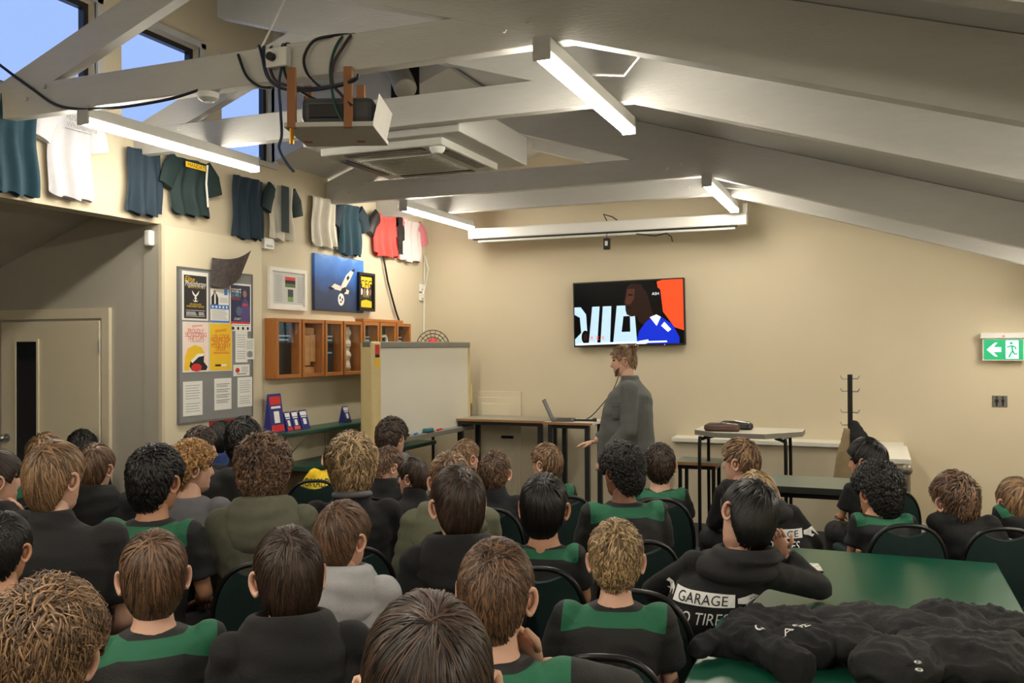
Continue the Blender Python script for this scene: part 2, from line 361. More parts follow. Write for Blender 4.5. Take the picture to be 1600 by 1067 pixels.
def p2(mb, w_, h_):
    mb.rect(0, w_, h_*.40, h_*.53, blu, -.0016); mb.rect(0, w_, 0, h_*.06, blu, -.0016); mb.rect(w_*.74, w_*.93, h_*.83, h_, blu, -.0016)
    mb.poly([(w_*.05,h_*.53),(w_*.05,h_*.75),(w_*.15,h_*.85),(w_*.33,h_*.85),(w_*.42,h_*.72),(w_*.42,h_*.53)], ink, -.0018); mb.disc(w_*.22, h_*.9, w_*.07, h_*.06, skinp, -.0019)
    mb.rect(w_*.2, w_*.28, h_*.55, h_*.84, wht, -.0019)
    for k in range(5): mb.disc(w_*(.12+.19*k), h_*.465, .01, .01, wht, -.002)
    bars(mb, w_*.5, w_*.95, [h_*.62, h_*.67, h_*.72]); bars(mb, w_*.08, w_*.9, [h_*(.1+.05*k) for k in range(6)])
sheet(.40, .655, .655, .885, 'blue and white flyer with a man in a dark jacket', p2, 'flyer', name='flyer')
def p3(mb, w_, h_):
    mb.rect(.012, w_-.012, h_*.2, h_-.015, navy, -.0016); mb.rect(.012, w_-.012, h_*.155, h_*.2, redp, -.0016)
    mb.text('smart', w_*.3, h_*.87, .05, wht, -.002, wid=w_*.46); mb.text('START', w_*.3, h_*.77, .045, cyan, -.002, wid=w_*.46)
    mb.poly([(w_*.5,h_*.2),(w_*.52,h_*.5),(w_*.6,h_*.62),(w_*.68,h_*.7),(w_*.75,h_*.7),(w_*.88,h_*.6),(w_*.95,h_*.45),(w_*.9,h_*.2)], mat('print_violet', (.30,.25,.48), .6), -.0018)
    mb.disc(w_*.7, h_*.79, w_*.09, h_*.075, skinp, -.0019); mb.rect(w_*.6, w_*.82, h_*.54, h_*.585, redp, -.002); mb.disc(w_*.42, h_*.42, w_*.13, h_*.1, mat('print_slate', (.32,.36,.5), .6), -.0019)
    mb.text('START', w_*.35, h_*.255, .02, wht, -.002, shear=.3); bars(mb, w_*.08, w_*.5, [h_*.66, h_*.69], redp); bars(mb, w_*.1, w_*.9, [h_*.12])
    for k in range(4): mb.disc(w_*(.15+.23*k), h_*.06, .014, .014, ink, -.002)
sheet(.67, .985, .60, .935, 'dark blue smart start poster with a player holding a ball', p3)
def p4(mb, w_, h_):
    mb.rect(.008, w_-.008, .008, h_-.008, pink, -.0014)
    mb.text('PROUDLY', w_*.5, h_*.82, .036, redp, -.002, wid=w_*.6); mb.text('SPONSORING', w_*.5, h_*.745, .036, redp, -.002, wid=w_*.82); mb.text('THE CUPS', w_*.5, h_*.67, .036, redp, -.002, wid=w_*.62)
    mb.text('delivereasy', w_*.55, h_*.93, .02, redp, -.002, wid=w_*.4, rot=.1); bars(mb, w_*.3, w_*.8, [h_*.6])
    mb.poly([(w_*.06,h_*.04),(w_*.08,h_*.3),(w_*.2,h_*.47),(w_*.45,h_*.54),(w_*.7,h_*.5),(w_*.84,h_*.38),(w_*.8,h_*.33),(w_*.6,h_*.36),(w_*.3,h_*.22),(w_*.35,h_*.12),(w_*.2,h_*.03)], yel, -.0018)
    mb.poly([(w_*.3,h_*.22),(w_*.55,h_*.36),(w_*.82,h_*.36),(w_*.8,h_*.2),(w_*.95,h_*.1),(w_*.9,h_*.03),(w_*.35,h_*.03),(w_*.25,h_*.12)], ink, -.002)
    mb.poly([(w_*.3,h_*.22),(w_*.55,h_*.36),(w_*.82,h_*.37),(w_*.8,h_*.32),(w_*.6,h_*.3),(w_*.36,h_*.18)], wht, -.0022)
    mb.disc(w_*.52, h_*.09, w_*.2, h_*.08, redp, -.0024)
sheet(.035, .375, .325, .655, 'pale pink sponsor poster with a laughing yellow mouth', p4)
def p5(mb, w_, h_):
    mb.rect(.006, w_-.006, .006, h_-.006, yel, -.0014); mb.text('delivereasy', w_*.5, h_*.85, .03, redp, -.002, wid=w_*.5, rot=.12)
    for k, s_ in enumerate(('USE CODE','NEWBIE FOR','20% OFF','YOUR FIRST','ORDER.')): mb.text(s_, w_*.5, h_*(.72-.065*k), .031, redp, -.002, wid=w_*(.3+.055*len(s_)) if k != 4 else w_*.45)
    bars(mb, w_*.18, w_*.9, [h_*.36, h_*.385], redp); mb.rect(w_*.25, w_*.5, h_*.1, h_*.14, ink, -.002); mb.rect(w_*.53, w_*.75, h_*.1, h_*.14, wht, -.002)
sheet(.38, .70, .325, .655, 'bright yellow discount code poster with red lettering', p5)
def note(mb, w_, h_): bars(mb, w_*.12, w_*.88, [h_*(.12+.075*k) for k in range(11) if k != 4])
def note2(mb, w_, h_):
    for k in range(4): mb.rect(w_*.1, w_*.9, h_*(.3+.17*k), h_*(.315+.17*k), ink, -.0018); bars(mb, w_*.12, w_*.8, [h_*(.22+.17*k), h_*(.25+.17*k)])
def note3(mb, w_, h_): mb.disc(w_*.25, h_*.5, w_*.13, h_*.22, redp, -.002); bars(mb, w_*.5, w_*.92, [h_*(.35+.13*k) for k in range(4)]); bars(mb, w_*.2, w_*.8, [h_*.15], ink, .006)
def note4(mb, w_, h_): note(mb, w_, h_); mb.disc(w_*.5, h_*.25, w_*.3, h_*.16, inkg, -.002)
sheet(.04, .29, .04, .265, 'white typed notice low on the board under laughing mouth poster', note, 'notice', name='notice')
sheet(.45, .69, .06, .275, 'white form with ruled sections pinned below the yellow poster', note2, 'notice', name='notice')
sheet(.78, 1.0, .065, .275, 'crumpled white typed notice at the lower board corner', note, 'notice', name='notice')
sheet(.72, .96, .285, .365, 'small white card with a round red logo', note3, 'card', name='card')
sheet(.75, .93, .38, .60, 'white letter pinned under the smart start poster', note, 'notice', name='notice')
sheet(.89, 1.03, .40, .55, 'small white slip with a round stamp overlapping the letter', note4, 'notice', name='notice').location.x += .004
# curled team photo
mb = MB(); g = 8; V = []; pm = mat('team_photo_print', (.25,.22,.22), .5, var=.9, scale=30)
for i in range(g+1):
    for j in range(g+1):
        a, b = i/g, j/g; V.append((a*.36+b*.02, -.02-.10*(b*a)-.03*math.sin(a*3), b*.23+.09*a-.04*math.sin(a*math.pi)))
mb.add(V, [(i*(g+1)+j, (i+1)*(g+1)+j, (i+1)*(g+1)+j+1, i*(g+1)+j+1) for i in range(g) for j in range(g)], pm)
o = mb.obj('curled_photo', None, True); o.location = (XLW+.04, y0+.38*W, zb+.90*H); o.rotation_euler.z = RZ; tag(o, 'dark glossy team photo curling off the top of the noticeboard', 'photo')
a_ = onX(323, 664, XLW); b_ = onX(386, 652, XLW)
t = lw('red_sign', a_.y, 1.05, 'red sign on the wall just below the noticeboard', 'sign', .026); MB().box(0, b_.y-a_.y, -.006, 0, 0, a_.z+.06-1.05, redp).obj('panel', t)
# white framed certificate, blue eagle painting, black framed yellow print
def wallrect(px0, py0, px1, py1):
    a, b = onX(px0, py0, XLW), onX(px1, py1, XLW); return a.y, b.y, b.z, a.z
ya, yb, za, zc = wallrect(418, 416, 476, 486)
t = lw('framed_certificate', ya, za, 'white framed team sheet with two small photographs', 'picture'); w_, h_ = yb-ya, zc-za
fw_ = mat('frame_white', (.92,.91,.88), .4)
mb = MB(); e = .035
mb.box(0,w_,-.03,0,0,e,fw_).box(0,w_,-.03,0,h_-e,h_,fw_).box(0,e,-.03,0,e,h_-e,fw_).box(w_-e,w_,-.03,0,e,h_-e,fw_); mb.obj('frame', t)
mb = MB(); mb.box(e,w_-e,-.014,0,e,h_-e,paper); mb.rect(w_*.13,w_*.92,h_*.14,h_*.88,mat('mount_grey',(.78,.78,.77),.6),-.015)
mb.rect(w_*.42,w_*.7,h_*.55,h_*.64,mat('grass_print',(.3,.42,.24),.6),-.016); mb.rect(w_*.42,w_*.7,h_*.64,h_*.72,ink,-.016); mb.rect(w_*.42,w_*.7,h_*.72,h_*.8,redp,-.016)
mb.rect(w_*.49,w_*.64,h_*.2,h_*.32,mat('grass_print2',(.45,.6,.35),.6),-.016); mb.rect(w_*.49,w_*.64,h_*.32,h_*.5,mat('print_dusk',(.2,.24,.25),.6),-.016)
for k in range(16): mb.rect(w_*.16,w_*.34,h_*(.2+.04*k),h_*(.2+.04*k)+.004,inkg,-.016); mb.rect(w_*.76,w_*.9,h_*(.2+.04*k),h_*(.2+.04*k)+.004,inkg,-.016)
mb.obj('print', t)
ya, yb, za, zc = wallrect(487, 395, 564, 489)
t = lw('eagle_painting', ya, za, 'blue canvas painting of a diving eagle gripping a football', 'painting'); w_, h_ = yb-ya, zc-za
sk = bpy.data.materials.new('painted_blue_sky'); sk.use_nodes = True; nt = sk.node_tree; bs = nt.nodes['Principled BSDF']; bs.inputs['Roughness'].default_value = .5
tc = nt.nodes.new('ShaderNodeTexCoord'); sp = nt.nodes.new('ShaderNodeSeparateXYZ'); nt.links.new(tc.outputs['Object'], sp.inputs[0])
nz = nt.nodes.new('ShaderNodeTexNoise'); nz.inputs['Scale'].default_value = 5; nz.inputs['Detail'].default_value = 5; nt.links.new(tc.outputs['Object'], nz.inputs[0])
ad = nt.nodes.new('ShaderNodeMath'); ad.operation = 'MULTIPLY_ADD'; ad.inputs[1].default_value = .35; nt.links.new(nz.outputs[0], ad.inputs[0]); nt.links.new(sp.outputs[2], ad.inputs[2])
rp = nt.nodes.new('ShaderNodeValToRGB'); nt.links.new(ad.outputs[0], rp.inputs[0]); cr = rp.color_ramp
for k, (p_, c_) in enumerate(((.1,(.16,.19,.26)),(.36,(.17,.24,.38)),(.55,(.18,.40,.72)),(.72,(.28,.52,.84)),(.84,(.66,.78,.92)))):
    el = cr.elements[k] if k < 2 else cr.elements.new(p_); el.position = p_; el.color = (*lin(c_), 1)
nt.links.new(rp.outputs[0], bs.inputs['Base Color'])
MB().box(0, w_, -.035, 0, 0, h_, sk, .004).obj('canvas', t)
mb = MB(); cwh = mat('eagle_cream', (.88,.86,.80), .6); y_ = -.0362
mb.poly([(w_*.56,h_*.42),(w_*.5,h_*.45),(w_*.62,h_*.68),(w_*.72,h_*.78),(w_*.78,h_*.76),(w_*.7,h_*.6),(w_*.6,h_*.44)], cwh, y_)
mb.poly([(w_*.52,h_*.46),(w_*.38,h_*.5),(w_*.3,h_*.42),(w_*.36,h_*.4),(w_*.5,h_*.38),(w_*.58,h_*.42)], cwh, y_)
mb.poly([(w_*.3,h_*.44),(w_*.25,h_*.42),(w_*.31,h_*.37),(w_*.38,h_*.41)], ink, y_-.001); mb.poly([(w_*.72,h_*.77),(w_*.8,h_*.83),(w_*.79,h_*.75)], ink, y_-.001)
mb.poly([(w_*.5,h_*.35),(w_*.52,h_*.42),(w_*.6,h_*.46),(w_*.62,h_*.38),(w_*.56,h_*.33)], ink, y_-.001); mb.poly([(w_*.6,h_*.42),(w_*.68,h_*.4),(w_*.66,h_*.33),(w_*.58,h_*.33)], cwh, y_)
mb.poly([(w_*.62,h_*.62),(w_*.66,h_*.68),(w_*.69,h_*.64),(w_*.65,h_*.58)], ink, y_-.001)
mb.disc(w_*.51, h_*.22, w_*.065, w_*.07, wht, y_-.001); mb.disc(w_*.49, h_*.25, .014, .02, ink, y_-.002, 5); mb.disc(w_*.535, h_*.22, .014, .02, ink, y_-.002, 5); mb.disc(w_*.505, h_*.175, .016, .012, ink, y_-.002, 5)
mb.obj('eagle', t)
ya, yb, za, zc = wallrect(553, 425, 578, 487)
t = lw('framed_print', ya, za, 'black framed yellow sports print overlapping the blue painting', 'picture', .037); w_, h_ = yb-ya, zc-za
mb = MB(); e = .03; mb.box(0,w_,-.03,0,0,e,black).box(0,w_,-.03,0,h_-e,h_,black).box(0,e,-.03,0,e,h_-e,black).box(w_-e,w_,-.03,0,e,h_-e,black); mb.obj('frame', t)
mb = MB(); mb.box(e,w_-e,-.012,0,e,h_-e,blk); mb.rect(e*1.4,w_-e*1.4,h_*.72,h_*.9,yel,-.013); mb.rect(w_*.25,w_*.75,h_*.6,h_*.72,yel,-.013); mb.text('CFC', w_*.5, h_*.7, .09, ink, -.014)
mb.poly([(w_*.15,h_*.1),(w_*.2,h_*.26),(w_*.5,h_*.3),(w_*.85,h_*.26),(w_*.85,h_*.1)], yel, -.013); mb.rect(w_*.3,w_*.7,h_*.36,h_*.44,mat('olive_print',(.45,.42,.2),.6),-.013)
for k in range(4): mb.disc(w_*(.22+.18*k), h_*.5, .02, .035, skinp if k % 2 else wht, -.0135)
mb.obj('print', t)
# ------------------------------------------------------------------ trophy cases
oak = mat('oak_veneer', (.66,.42,.20), .45, var=.15, scale=8, stretch=(8,8,1)); oakd = mat('oak_inside', (.50,.31,.15), .5, var=.15, scale=8)
edges = [413.5, 455, 491, 520.5, 551.5, 578, 604.5, 628]
zt_, zb_ = 2.11, 1.57; cglass = clear_glass()
dkshirt = mat('case_black_shirt', (.06,.07,.09), .9); dkgreen = mat('case_dark_green', (.10,.19,.18), .8)
conts = ['black shirt under a dark green card with eagle emblem','three engraved wooden tablets','black shirt with two pale name strips','long sheet of white signatures','black shirt with white lettering','white looped handle against green backing','dark green card with eagle emblem only']
for i in range(7):
    ya, yb = Yof(edges[i], 545), Yof(edges[i+1], 545)
    w_ = yb-ya-.02; h_ = zt_-zb_
    t = lw('trophy_case', ya, zb_, 'oak wall case holding '+conts[i], 'display case', 0, 'oak display cases in a row'); D = .13; e = .035
    mb = MB(); mb.box(0,w_,-D,0,0,e,oak,.003).box(0,w_,-D,0,h_-e,h_,oak,.003).box(0,e,-D,0,e,h_-e,oak,.003).box(w_-e,w_,-D,0,e,h_-e,oak,.003); mb.obj('case_body', t)
    MB().box(e,w_-e,-.012,0,e,h_-e,oakd if i in (1,3) else dkgreen).obj('back_panel', t)
    mb = MB()
    if i in (0,2,4,6):
        bird(mb, w_*.42, h_*.85, .028, wht, -.0135); mb.box(e,w_-e,-.03,-.012,h_*.70,h_*.725,whitep)
        mb.box(e+.01,w_-e-.01,-.05,-.012,e,h_*.68,dkshirt,.01); mb.rect(w_*.3,w_*.75,h_*.63,h_*.66,cyan,-.052)
        if i == 2: mb.rect(w_*.2,w_*.75,h_*.40,h_*.43,cyan,-.052)
        if i == 4: mb.text('PL', w_*.6, h_*.56, .05, wht, -.052)
        for k in range(9): mb.box(e, e+.018+.008*(k % 2), -.056, -.05, h_*(.1+.058*k), h_*(.135+.058*k), whitep)
    elif i == 1:
        tb = mat('pale_wood_tablet', (.78,.60,.40), .5, var=.2, scale=20)
        mb.box(e+.02,w_-e-.02,-.05,-.012,h_*.74,h_*.86,tb,.004)
        for k, (cx, z0, z1) in enumerate(((.27,.27,.74),(.5,.2,.73),(.73,.26,.74))): mb.box(w_*cx-.045,w_*cx+.045,-.055-.004*k,-.014,h_*z0,h_*z1,tb,.004)
        mb.box(e+.02,w_-e-.03,-.06,-.012,e,h_*.17,tb,.004)
    elif i == 3:
        V = []; n_ = 18
        for k in range(n_+1):
            for a in (0, 1): V.append((w_*(.22+.55*a)+.008*math.sin(k*2.1+a), -.03-.012*math.sin(k*1.3), e+.01+(h_-2*e-.03)*k/n_))
        mb.add(V, [(2*k,2*k+1,2*k+3,2*k+2) for k in range(n_)], mat('signature_sheet', (.86,.83,.76), .7, var=.3, scale=40))
    else:
        mb.tube([(w_*.2,-.05,h_*.6),(w_*.2,-.05,h_*.72),(w_*.7,-.05,h_*.74),(w_*.78,-.05,h_*.68),(w_*.78,-.05,h_*.3)], .016, whitep, 8)
    mb.obj('contents', t)
    MB().box(e,w_-e,-D+.012,-D+.015,e,h_-e,cglass).obj('glass_front', t)
a_, b_ = onX(555, 500, XLW).y, onX(618, 505, XLW).y
t = lw('wooden_rail', a_, zt_+.005, 'slim oak rail lying on top of the display cases', 'rail'); MB().box(0, b_-a_, -.1, -.0, 0, .03, oak, .003).obj('rail', t)
# green shelf with leaflets
green_s = mat('green_shelf_laminate', (.08,.27,.22), .35); met = mat('bright_steel', (.7,.7,.7), .3, .9)
sh = lw('display_shelf', 6.5, 1.10, 'dark green wall shelf on thin metal brackets below the display cases', 'shelf')
MB().box(0, 2.6, -.3, 0, -.03, .0, green_s, .006).obj('shelf_board', sh)
for x in (.35, 1.0, 1.75):
    MB().tube([(x,-.26,-.03),(x,-.01,-.28)], .007, met, 6).tube([(x,-.01,-.03),(x,-.01,-.4)], .008, met, 6).obj('bracket', sh)
lo = lw('low_bench', 6.6, .80, 'dark green low bench along the left wall under the shelf', 'bench', .045)
MB().box(0, 2.4, -.42, 0, -.04, 0, green_s, .006).obj('bench_top', lo); MB().box(.05, 2.35, -.05, 0, -.8, -.04, mat('brown_panel', (.40,.31,.22), .6)).obj('bench_panel', lo)
violet = mat('leaflet_blue', (.16,.18,.48), .5); orng = mat('leaflet_orange', (.85,.35,.20), .5)
def leaflet(px, py, wpx, h, label, m2, name='leaflet_stand', g=None):
    p = onX(px, py, XLW+.17); w_ = wpx
    t = empty(name, (XLW+.17, p.y, 1.101), RZ, label, 'leaflet', g)
    mb = MB(); mb.add([(0,0,0),(w_,0,0),(w_,.05,h),(0,.05,h),(0,.09,0),(w_,.09,0)], [(0,1,2,3),(3,2,5,4),(0,3,4),(1,5,2),(0,4,5,1)], violet); mb.obj('card', t)
    mb = MB()
    q = lambda a, b: (a*w_, .05*b-.0015, b*h)
    mb.add([q(.05,.03),q(.95,.03),q(.95,.2),q(.05,.2)], [(0,1,2,3)], m2); mb.add([q(.1,.72),q(.9,.72),q(.9,.93),q(.1,.93)], [(0,1,2,3)], m2 if h > .2 else wht)
    mb.add([q(.3,.25),q(.7,.25),q(.7,.55),q(.3,.55)], [(0,1,2,3)], wht); mb.add([q(.15,.62),q(.85,.62),q(.85,.68),q(.15,.68)], [(0,1,2,3)], wht); mb.obj('print', t)
leaflet(425, 665, .19, .34, 'tall blue leaflet with red heading standing on the green shelf', redp)
leaflet(450, 664, .085, .17, 'small blue and red leaflet in a holder next to the tall leaflet', redp)
leaflet(460.5, 663, .10, .17, 'small blue and orange leaflet in a holder', orng)
leaflet(473, 662, .12, .17, 'small blue leaflet with white drawing at the end of the holders', violet)
leaflet(541, 657, .1, .16, 'dark blue tent card near the whiteboard end of the shelf', blk)
# sockets, sensors, cables on the left wall
def wbox(px, py, w_, h_, d_, label, name, X=XLW, wall='L', m=whitep):
    if wall == 'L':
        p = onX(px, py, XLW); t = lw(name, p.y, p.z, label, name.replace('_', ' '), .0)
    else:
        p = onY(px, py, YF); t = fwall(name, p.x, p.z, label, name.replace('_', ' '))
    MB().box(-w_/2, w_/2, -d_, 0, -h_/2, h_/2, m, .006).obj('cover', t); MB().box(-w_*.3, w_*.3, -d_-.004, -d_, -h_*.3, -h_*.12, mat('switch_grey', (.7,.7,.69), .4)).obj('detail', t)
wbox(414, 381, .14, .10, .05, 'white junction box above the framed team sheet', 'junction_box')
wbox(657, 450, .09, .09, .03, 'blank white wall plate in the far corner', 'wall_plate')
wbox(657, 464, .09, .09, .03, 'white power socket in the far corner', 'power_socket')
p = onX(241, 360, XLW)
t = empty('motion_sensor', (XLW-.06, 5.272, 2.68), 0, 'white motion sensor at the top of the alcove corner', 'sensor'); MB().box(-.03, .03, -.045, .015, -.06, .06, whitep, .015).obj('cover', t)
def cable(pts, r, m, label, name='cable', g=None): return tag(MB().tube(pts, r, m, 6).obj(name, None, True), label, 'cable', g)
cable([onX(598, 395, XLW+.03), onX(606, 440, XLW+.03), onX(618, 485, XLW+.03), onX(630, 520, XLW+.03)], .012, black, 'black cable slanting down the wall to the whiteboard')
cable([onX(664, 400, XLW+.03), onX(669, 420, XLW+.1), onX(665, 445, XLW+.04), onX(660, 460, XLW+.03)], .008, whitep, 'white cable looping to the corner socket')
cable([onX(663, 398, XLW+.015), onX(662, 520, XLW+.015)], .01, whitep, 'white conduit running down the far corner')
t = empty('desk_fan', (-4.72, 9.35, 1.0), .5, 'black round fan with red hub behind the whiteboard', 'fan')
pf = at(674, 527, 10.0); t.location = (-4.75, 9.3, 0)
mb = MB(); mb.tube([(0,0,0),(0,0,1.78)], .018, black, 8); mb.obj('pole', t); mb = MB(); mb.rings([(0,0,0,.2,.2),(0,0,.03,.18,.18)], black, 20); mb.obj('base', t)
mb = MB(); cz = 1.85
for rr_ in (.19,.15,.11,.07): mb.tube([(rr_*math.cos(a*math.pi/12), -.05+.02*(.19-rr_)/.1, cz+rr_*math.sin(a*math.pi/12)) for a in range(25)], .005, black, 5, False)
for a in range(18): mb.tube([(0,-.07,cz),(.19*math.cos(a*math.pi/9),-.05,cz+.19*math.sin(a*math.pi/9))], .003, black, 4)
mb.obj('guard', t); mb = MB(); mb.ell((0,-.06,cz), (.075,.04,.1), redp); mb.obj('hub', t, True)
# ------------------------------------------------------------------ hanging shirts
def shirt(px0, px1, pyb, top_z, m, label, m2=None, extra=None, name='hanging_shirt', sleeves=False):
    a, b = onX(px0, pyb, XLW+.08), onX(px1, pyb, XLW+.08); w_ = b.y-a.y; zb_ = (a.z+b.z)/2; h_ = top_z-zb_
    t = empty(name, (XLW+.02, (a.y+b.y)/2, top_z), RZ, label, 'shirt', 'sports shirts hung along the left wall')
    nx, nz = 28, 20; ph = random.uniform(0, 6); V = []
    def yy(u, v): return -.055-.030*math.sin(u*(w_*46)+ph+1.2*math.sin(v*3))*(.3+.7*v)-.012*math.sin(u*9+ph*2)
    for side in (0, 1):
        for j in range(nz+1):
            for i in range(nx+1):
                u, v = i/nx-.5, j/nz; wd = w_*(.92+.10*v); edge = (1-(2*abs(u))**6)
                y_ = yy(u, v) if side == 0 else yy(u, v)*.5+.02
                y_ = y_*edge+(-.03)*(1-edge)
                V.append((u*wd+.01*math.sin(v*7+ph), y_, -v*h_-(.014*math.sin(u*16+ph) + .02*(1-4*u*u))*(v > .95)))
    n1 = (nx+1)*(nz+1); Fc = []; mi = []
    for side in (0, 1):
        for j in range(nz):
            for i in range(nx):
                q = side*n1+j*(nx+1)+i; f = (q, q+nx+1, q+nx+2, q+1)
                Fc.append(f if side == 0 else f[::-1]); mi.append(0)
    o = np_obj('shirt_body', V, Fc, [m], t, mi)
    if sleeves:
        for s_ in (-1, 1):
            mb = MB(); mb.tube([(s_*w_*.36,-.03,-.04),(s_*w_*.56,-.04,-.12),(s_*w_*.66,-.04,-.24)], [.09,.085,.075], m2 or m, 12, True, .35); mb.obj('sleeve', t, True)
    if extra:
        mb = MB(); extra(mb, w_, h_); mb.obj('print', t)
    mb = MB(); mb.tube([(-w_*.35,-.03,-.01),(0,-.03,.0),(w_*.35,-.03,-.01)], .006, black, 6); mb.obj('hanger', t)
    return t
teal = mat('teal_shirt', (.07,.23,.29), .75, bump=.15, bscale=120); whs = mat('white_shirt', (.78,.78,.80), .8, bump=.15, bscale=120); dkg = mat('bottle_green_shirt', (.06,.16,.16), .75)
navys = mat('dark_teal_shirt', (.045,.15,.21), .75); reds = mat('coral_red_shirt', (.90,.30,.27), .75); pinkw = mat('pale_pink_shirt', (.86,.80,.80), .8); creamy = mat('cream_shirt', (.84,.82,.76), .8)
def ex1(mb, w_, h_):
    mb.text('FUSO', -w_*.1, -h_*.12, .035, inkg, -.10); mb.text('Whakamana', w_*.08, -h_*.2, .035, inkg, -.10); mb.rect(-w_*.3, w_*.3, -h_*.26, -h_*.25, inkg, -.10)
def ex2(mb, w_, h_): mb.rect(-w_*.3, w_*.25, -h_*.18, -h_*.08, yel, -.098); mb.text('MANDATE', 0, -h_*.13, .03, ink, -.10, wid=w_*.5); mb.tube([(w_*.3,-.09,-.02),(w_*.25,-.095,-h_*.4),(w_*.3,-.095,-h_*.85)], .008, wht, 5)
shirt(2, 64, 300, 3.42, teal, 'teal sports shirt with a pale side panel hung beside white one')
shirt(80, 150, 306, 3.44, whs, 'white sports shirt with small grey lettering', None, ex1, sleeves=True)
shirt(203, 259, 332, 3.30, navys, 'plain dark teal shirt next to the bottle green one')
shirt(272, 331, 333, 3.32, dkg, 'bottle green shirt with yellow name strip and white stripe', None, ex2, sleeves=True)
shirt(367, 417, 370, 3.3, navys, 'long dark teal shirt above the junction box')
shirt(425, 462, 372, 3.3, creamy, 'white and green striped shirt with dark sleeves', dkg, lambda mb, w_, h_: mb.rect(-w_*.25, w_*.08, -h_*.9, 0, dkg, -.095), sleeves=True)
shirt(491, 531, 383, 3.3, creamy, 'plain cream shirt above the blue painting')
shirt(533, 569, 396, 3.3, teal, 'teal shirt with dark sleeves above the framed yellow print', navys, sleeves=True)
shirt(588, 626, 398, 3.3, reds, 'coral red shirt with black side', black, lambda mb, w_, h_: mb.rect(w_*.3, w_*.48, -h_*.95, 0, blk, -.095), sleeves=True)
shirt(628, 661, 406, 3.3, pinkw, 'pale shirt with pink trim in the far corner', mat('pink_trim', (.85,.5,.55), .8), sleeves=True)
# ------------------------------------------------------------------ door in the alcove wall
p0, p1 = onY(8, 504, 5.3), onY(161, 504, 5.3); pk = onY(18, 683, 5.3)
doorw = mat('pale_door_paint', (.84,.80,.70), .55, var=.02)
d = struct(MB().box(p0.x, p1.x, 5.262, 5.298, .01, p0.z, doorw, .004).obj('door_1'))
g0, g1 = onY(33, 534, 5.3), onY(65, 680, 5.3)
MB().box(g0.x, g1.x, 5.256, 5.263, .75, g0.z, mat('dark_door_glass', (.06,.08,.11), .08, var=0)).obj('glass_panel', d)
mb = MB(); e = .02; mb.box(g0.x-e,g0.x,5.25,5.262,.73,g0.z+e,doorw).box(g1.x,g1.x+e,5.25,5.262,.73,g0.z+e,doorw).box(g0.x,g1.x,5.25,5.262,g0.z,g0.z+e,doorw); mb.obj('glass_bead', d)
mb = MB(); mb.tube([(pk.x,5.262,pk.z),(pk.x,5.235,pk.z)], .014, met, 10); mb.ell((pk.x,5.21,pk.z), (.03,.028,.03), met); mb.tube([(pk.x,5.262,pk.z),(pk.x,5.256,pk.z)], .035, met, 16); mb.obj('door_knob', d, True)
mb = MB(); mb.box(p1.x+.015, p1.x+.09, 5.27, 5.31, 0, p0.z+.1, doorw).box(p0.x-.3, p1.x+.0149, 5.27, 5.3, p0.z+.02, p0.z+.1, doorw); struct(mb.obj('trim_3'))
mb = MB()
for z in (.3, p0.z-.25): mb.tube([(p1.x+.006,5.258,z),(p1.x+.006,5.258,z+.1)], .008, met, 8)
mb.obj('hinge', d)
# cupboard door in the front wall
p0, p1 = onY(747, 620, YF), onY(806, 620, YF)
d = struct(MB().box(p0.x, p1.x, YF-.03, YF, .1, p0.z, doorw, .003).obj('door_2')); w_ = p1.x-p0.x
for z0, z1 in ((p0.z-.22, p0.z-.07), (p0.z-.62, p0.z-.30), (.2, p0.z-.70)): MB().box(p0.x+.06, p1.x-.06, YF-.038, YF-.03, z0, z1, cream2, .004).obj('panel', d)
MB().box(p1.x-.16, p1.x-.02, YF-.06, YF-.03, p0.z-.47, p0.z-.44, blackm).obj('bolt', d)
e = .07; struct(MB().box(p0.x-e, p0.x, YF-.025, YF, 0, p0.z+e, doorw).box(p1.x, p1.x+e, YF-.025, YF, 0, p0.z+e, doorw).box(p0.x, p1.x, YF-.025, YF, p0.z, p0.z+e, doorw).obj('trim_4'))
# ------------------------------------------------------------------ television
a_, b_ = onY(895, 439, YF-.09), onY(1071, 542, YF-.09)
tw, th = 1.25, .72; cx, cz = (a_.x+b_.x)/2, (a_.z+b_.z)/2
tv = empty('television', (cx, YF-.09, cz), 0, 'wall-mounted flat television showing a football player in blue', 'television'); tv.rotation_euler.y = math.radians(-1.0)
MB().box(-tw/2, tw/2, -.0, .05, -th/2, th/2, black, .006).obj('casing', tv); MB().box(-.25, .25, .05, .09, -.2, .2, blackm).obj('wall_mount', tv)
def scr(n, c, e=.8): return mat('screen_'+n, c, .25, emit=e, spec=.12)
k = scr('black', (.012,.012,.016), .3); sb = scr('pale_blue', (.66,.78,.86)); so = scr('orange', (.92,.27,.13)); sn = scr('dark_skin', (.13,.075,.06)); sr = scr('royal_blue', (.06,.16,.72)); sw = scr('white', (.85,.9,.95)); sd = scr('hair', (.025,.02,.02)); sl_ = scr('lit_skin', (.26,.15,.11))
mb = MB(); w0, w1, h0, h1 = -tw/2+.015, tw/2-.015, -th/2+.02, th/2-.015
X = lambda a: w0+(w1-w0)*a; Z = lambda b: h0+(h1-h0)*b
def sp(P, m, y): mb.poly([(X(a), Z(b)) for a, b in P], m, y)
mb.rect(w0, w1, h0, h1, k, -.001)
sp([(0,0),(.0,.62),(.06,.62),(.11,.5),(.12,.15),(.1,0)], sb, -.0015); sp([(.0,.1),(.0,.5),(.05,.45),(.06,.2)], k, -.0018)
sp([(.13,.02),(.17,.62),(.24,.62),(.21,.02)], sb, -.0015); sp([(.24,.02),(.27,.62),(.35,.62),(.33,.02)], sb, -.0015)
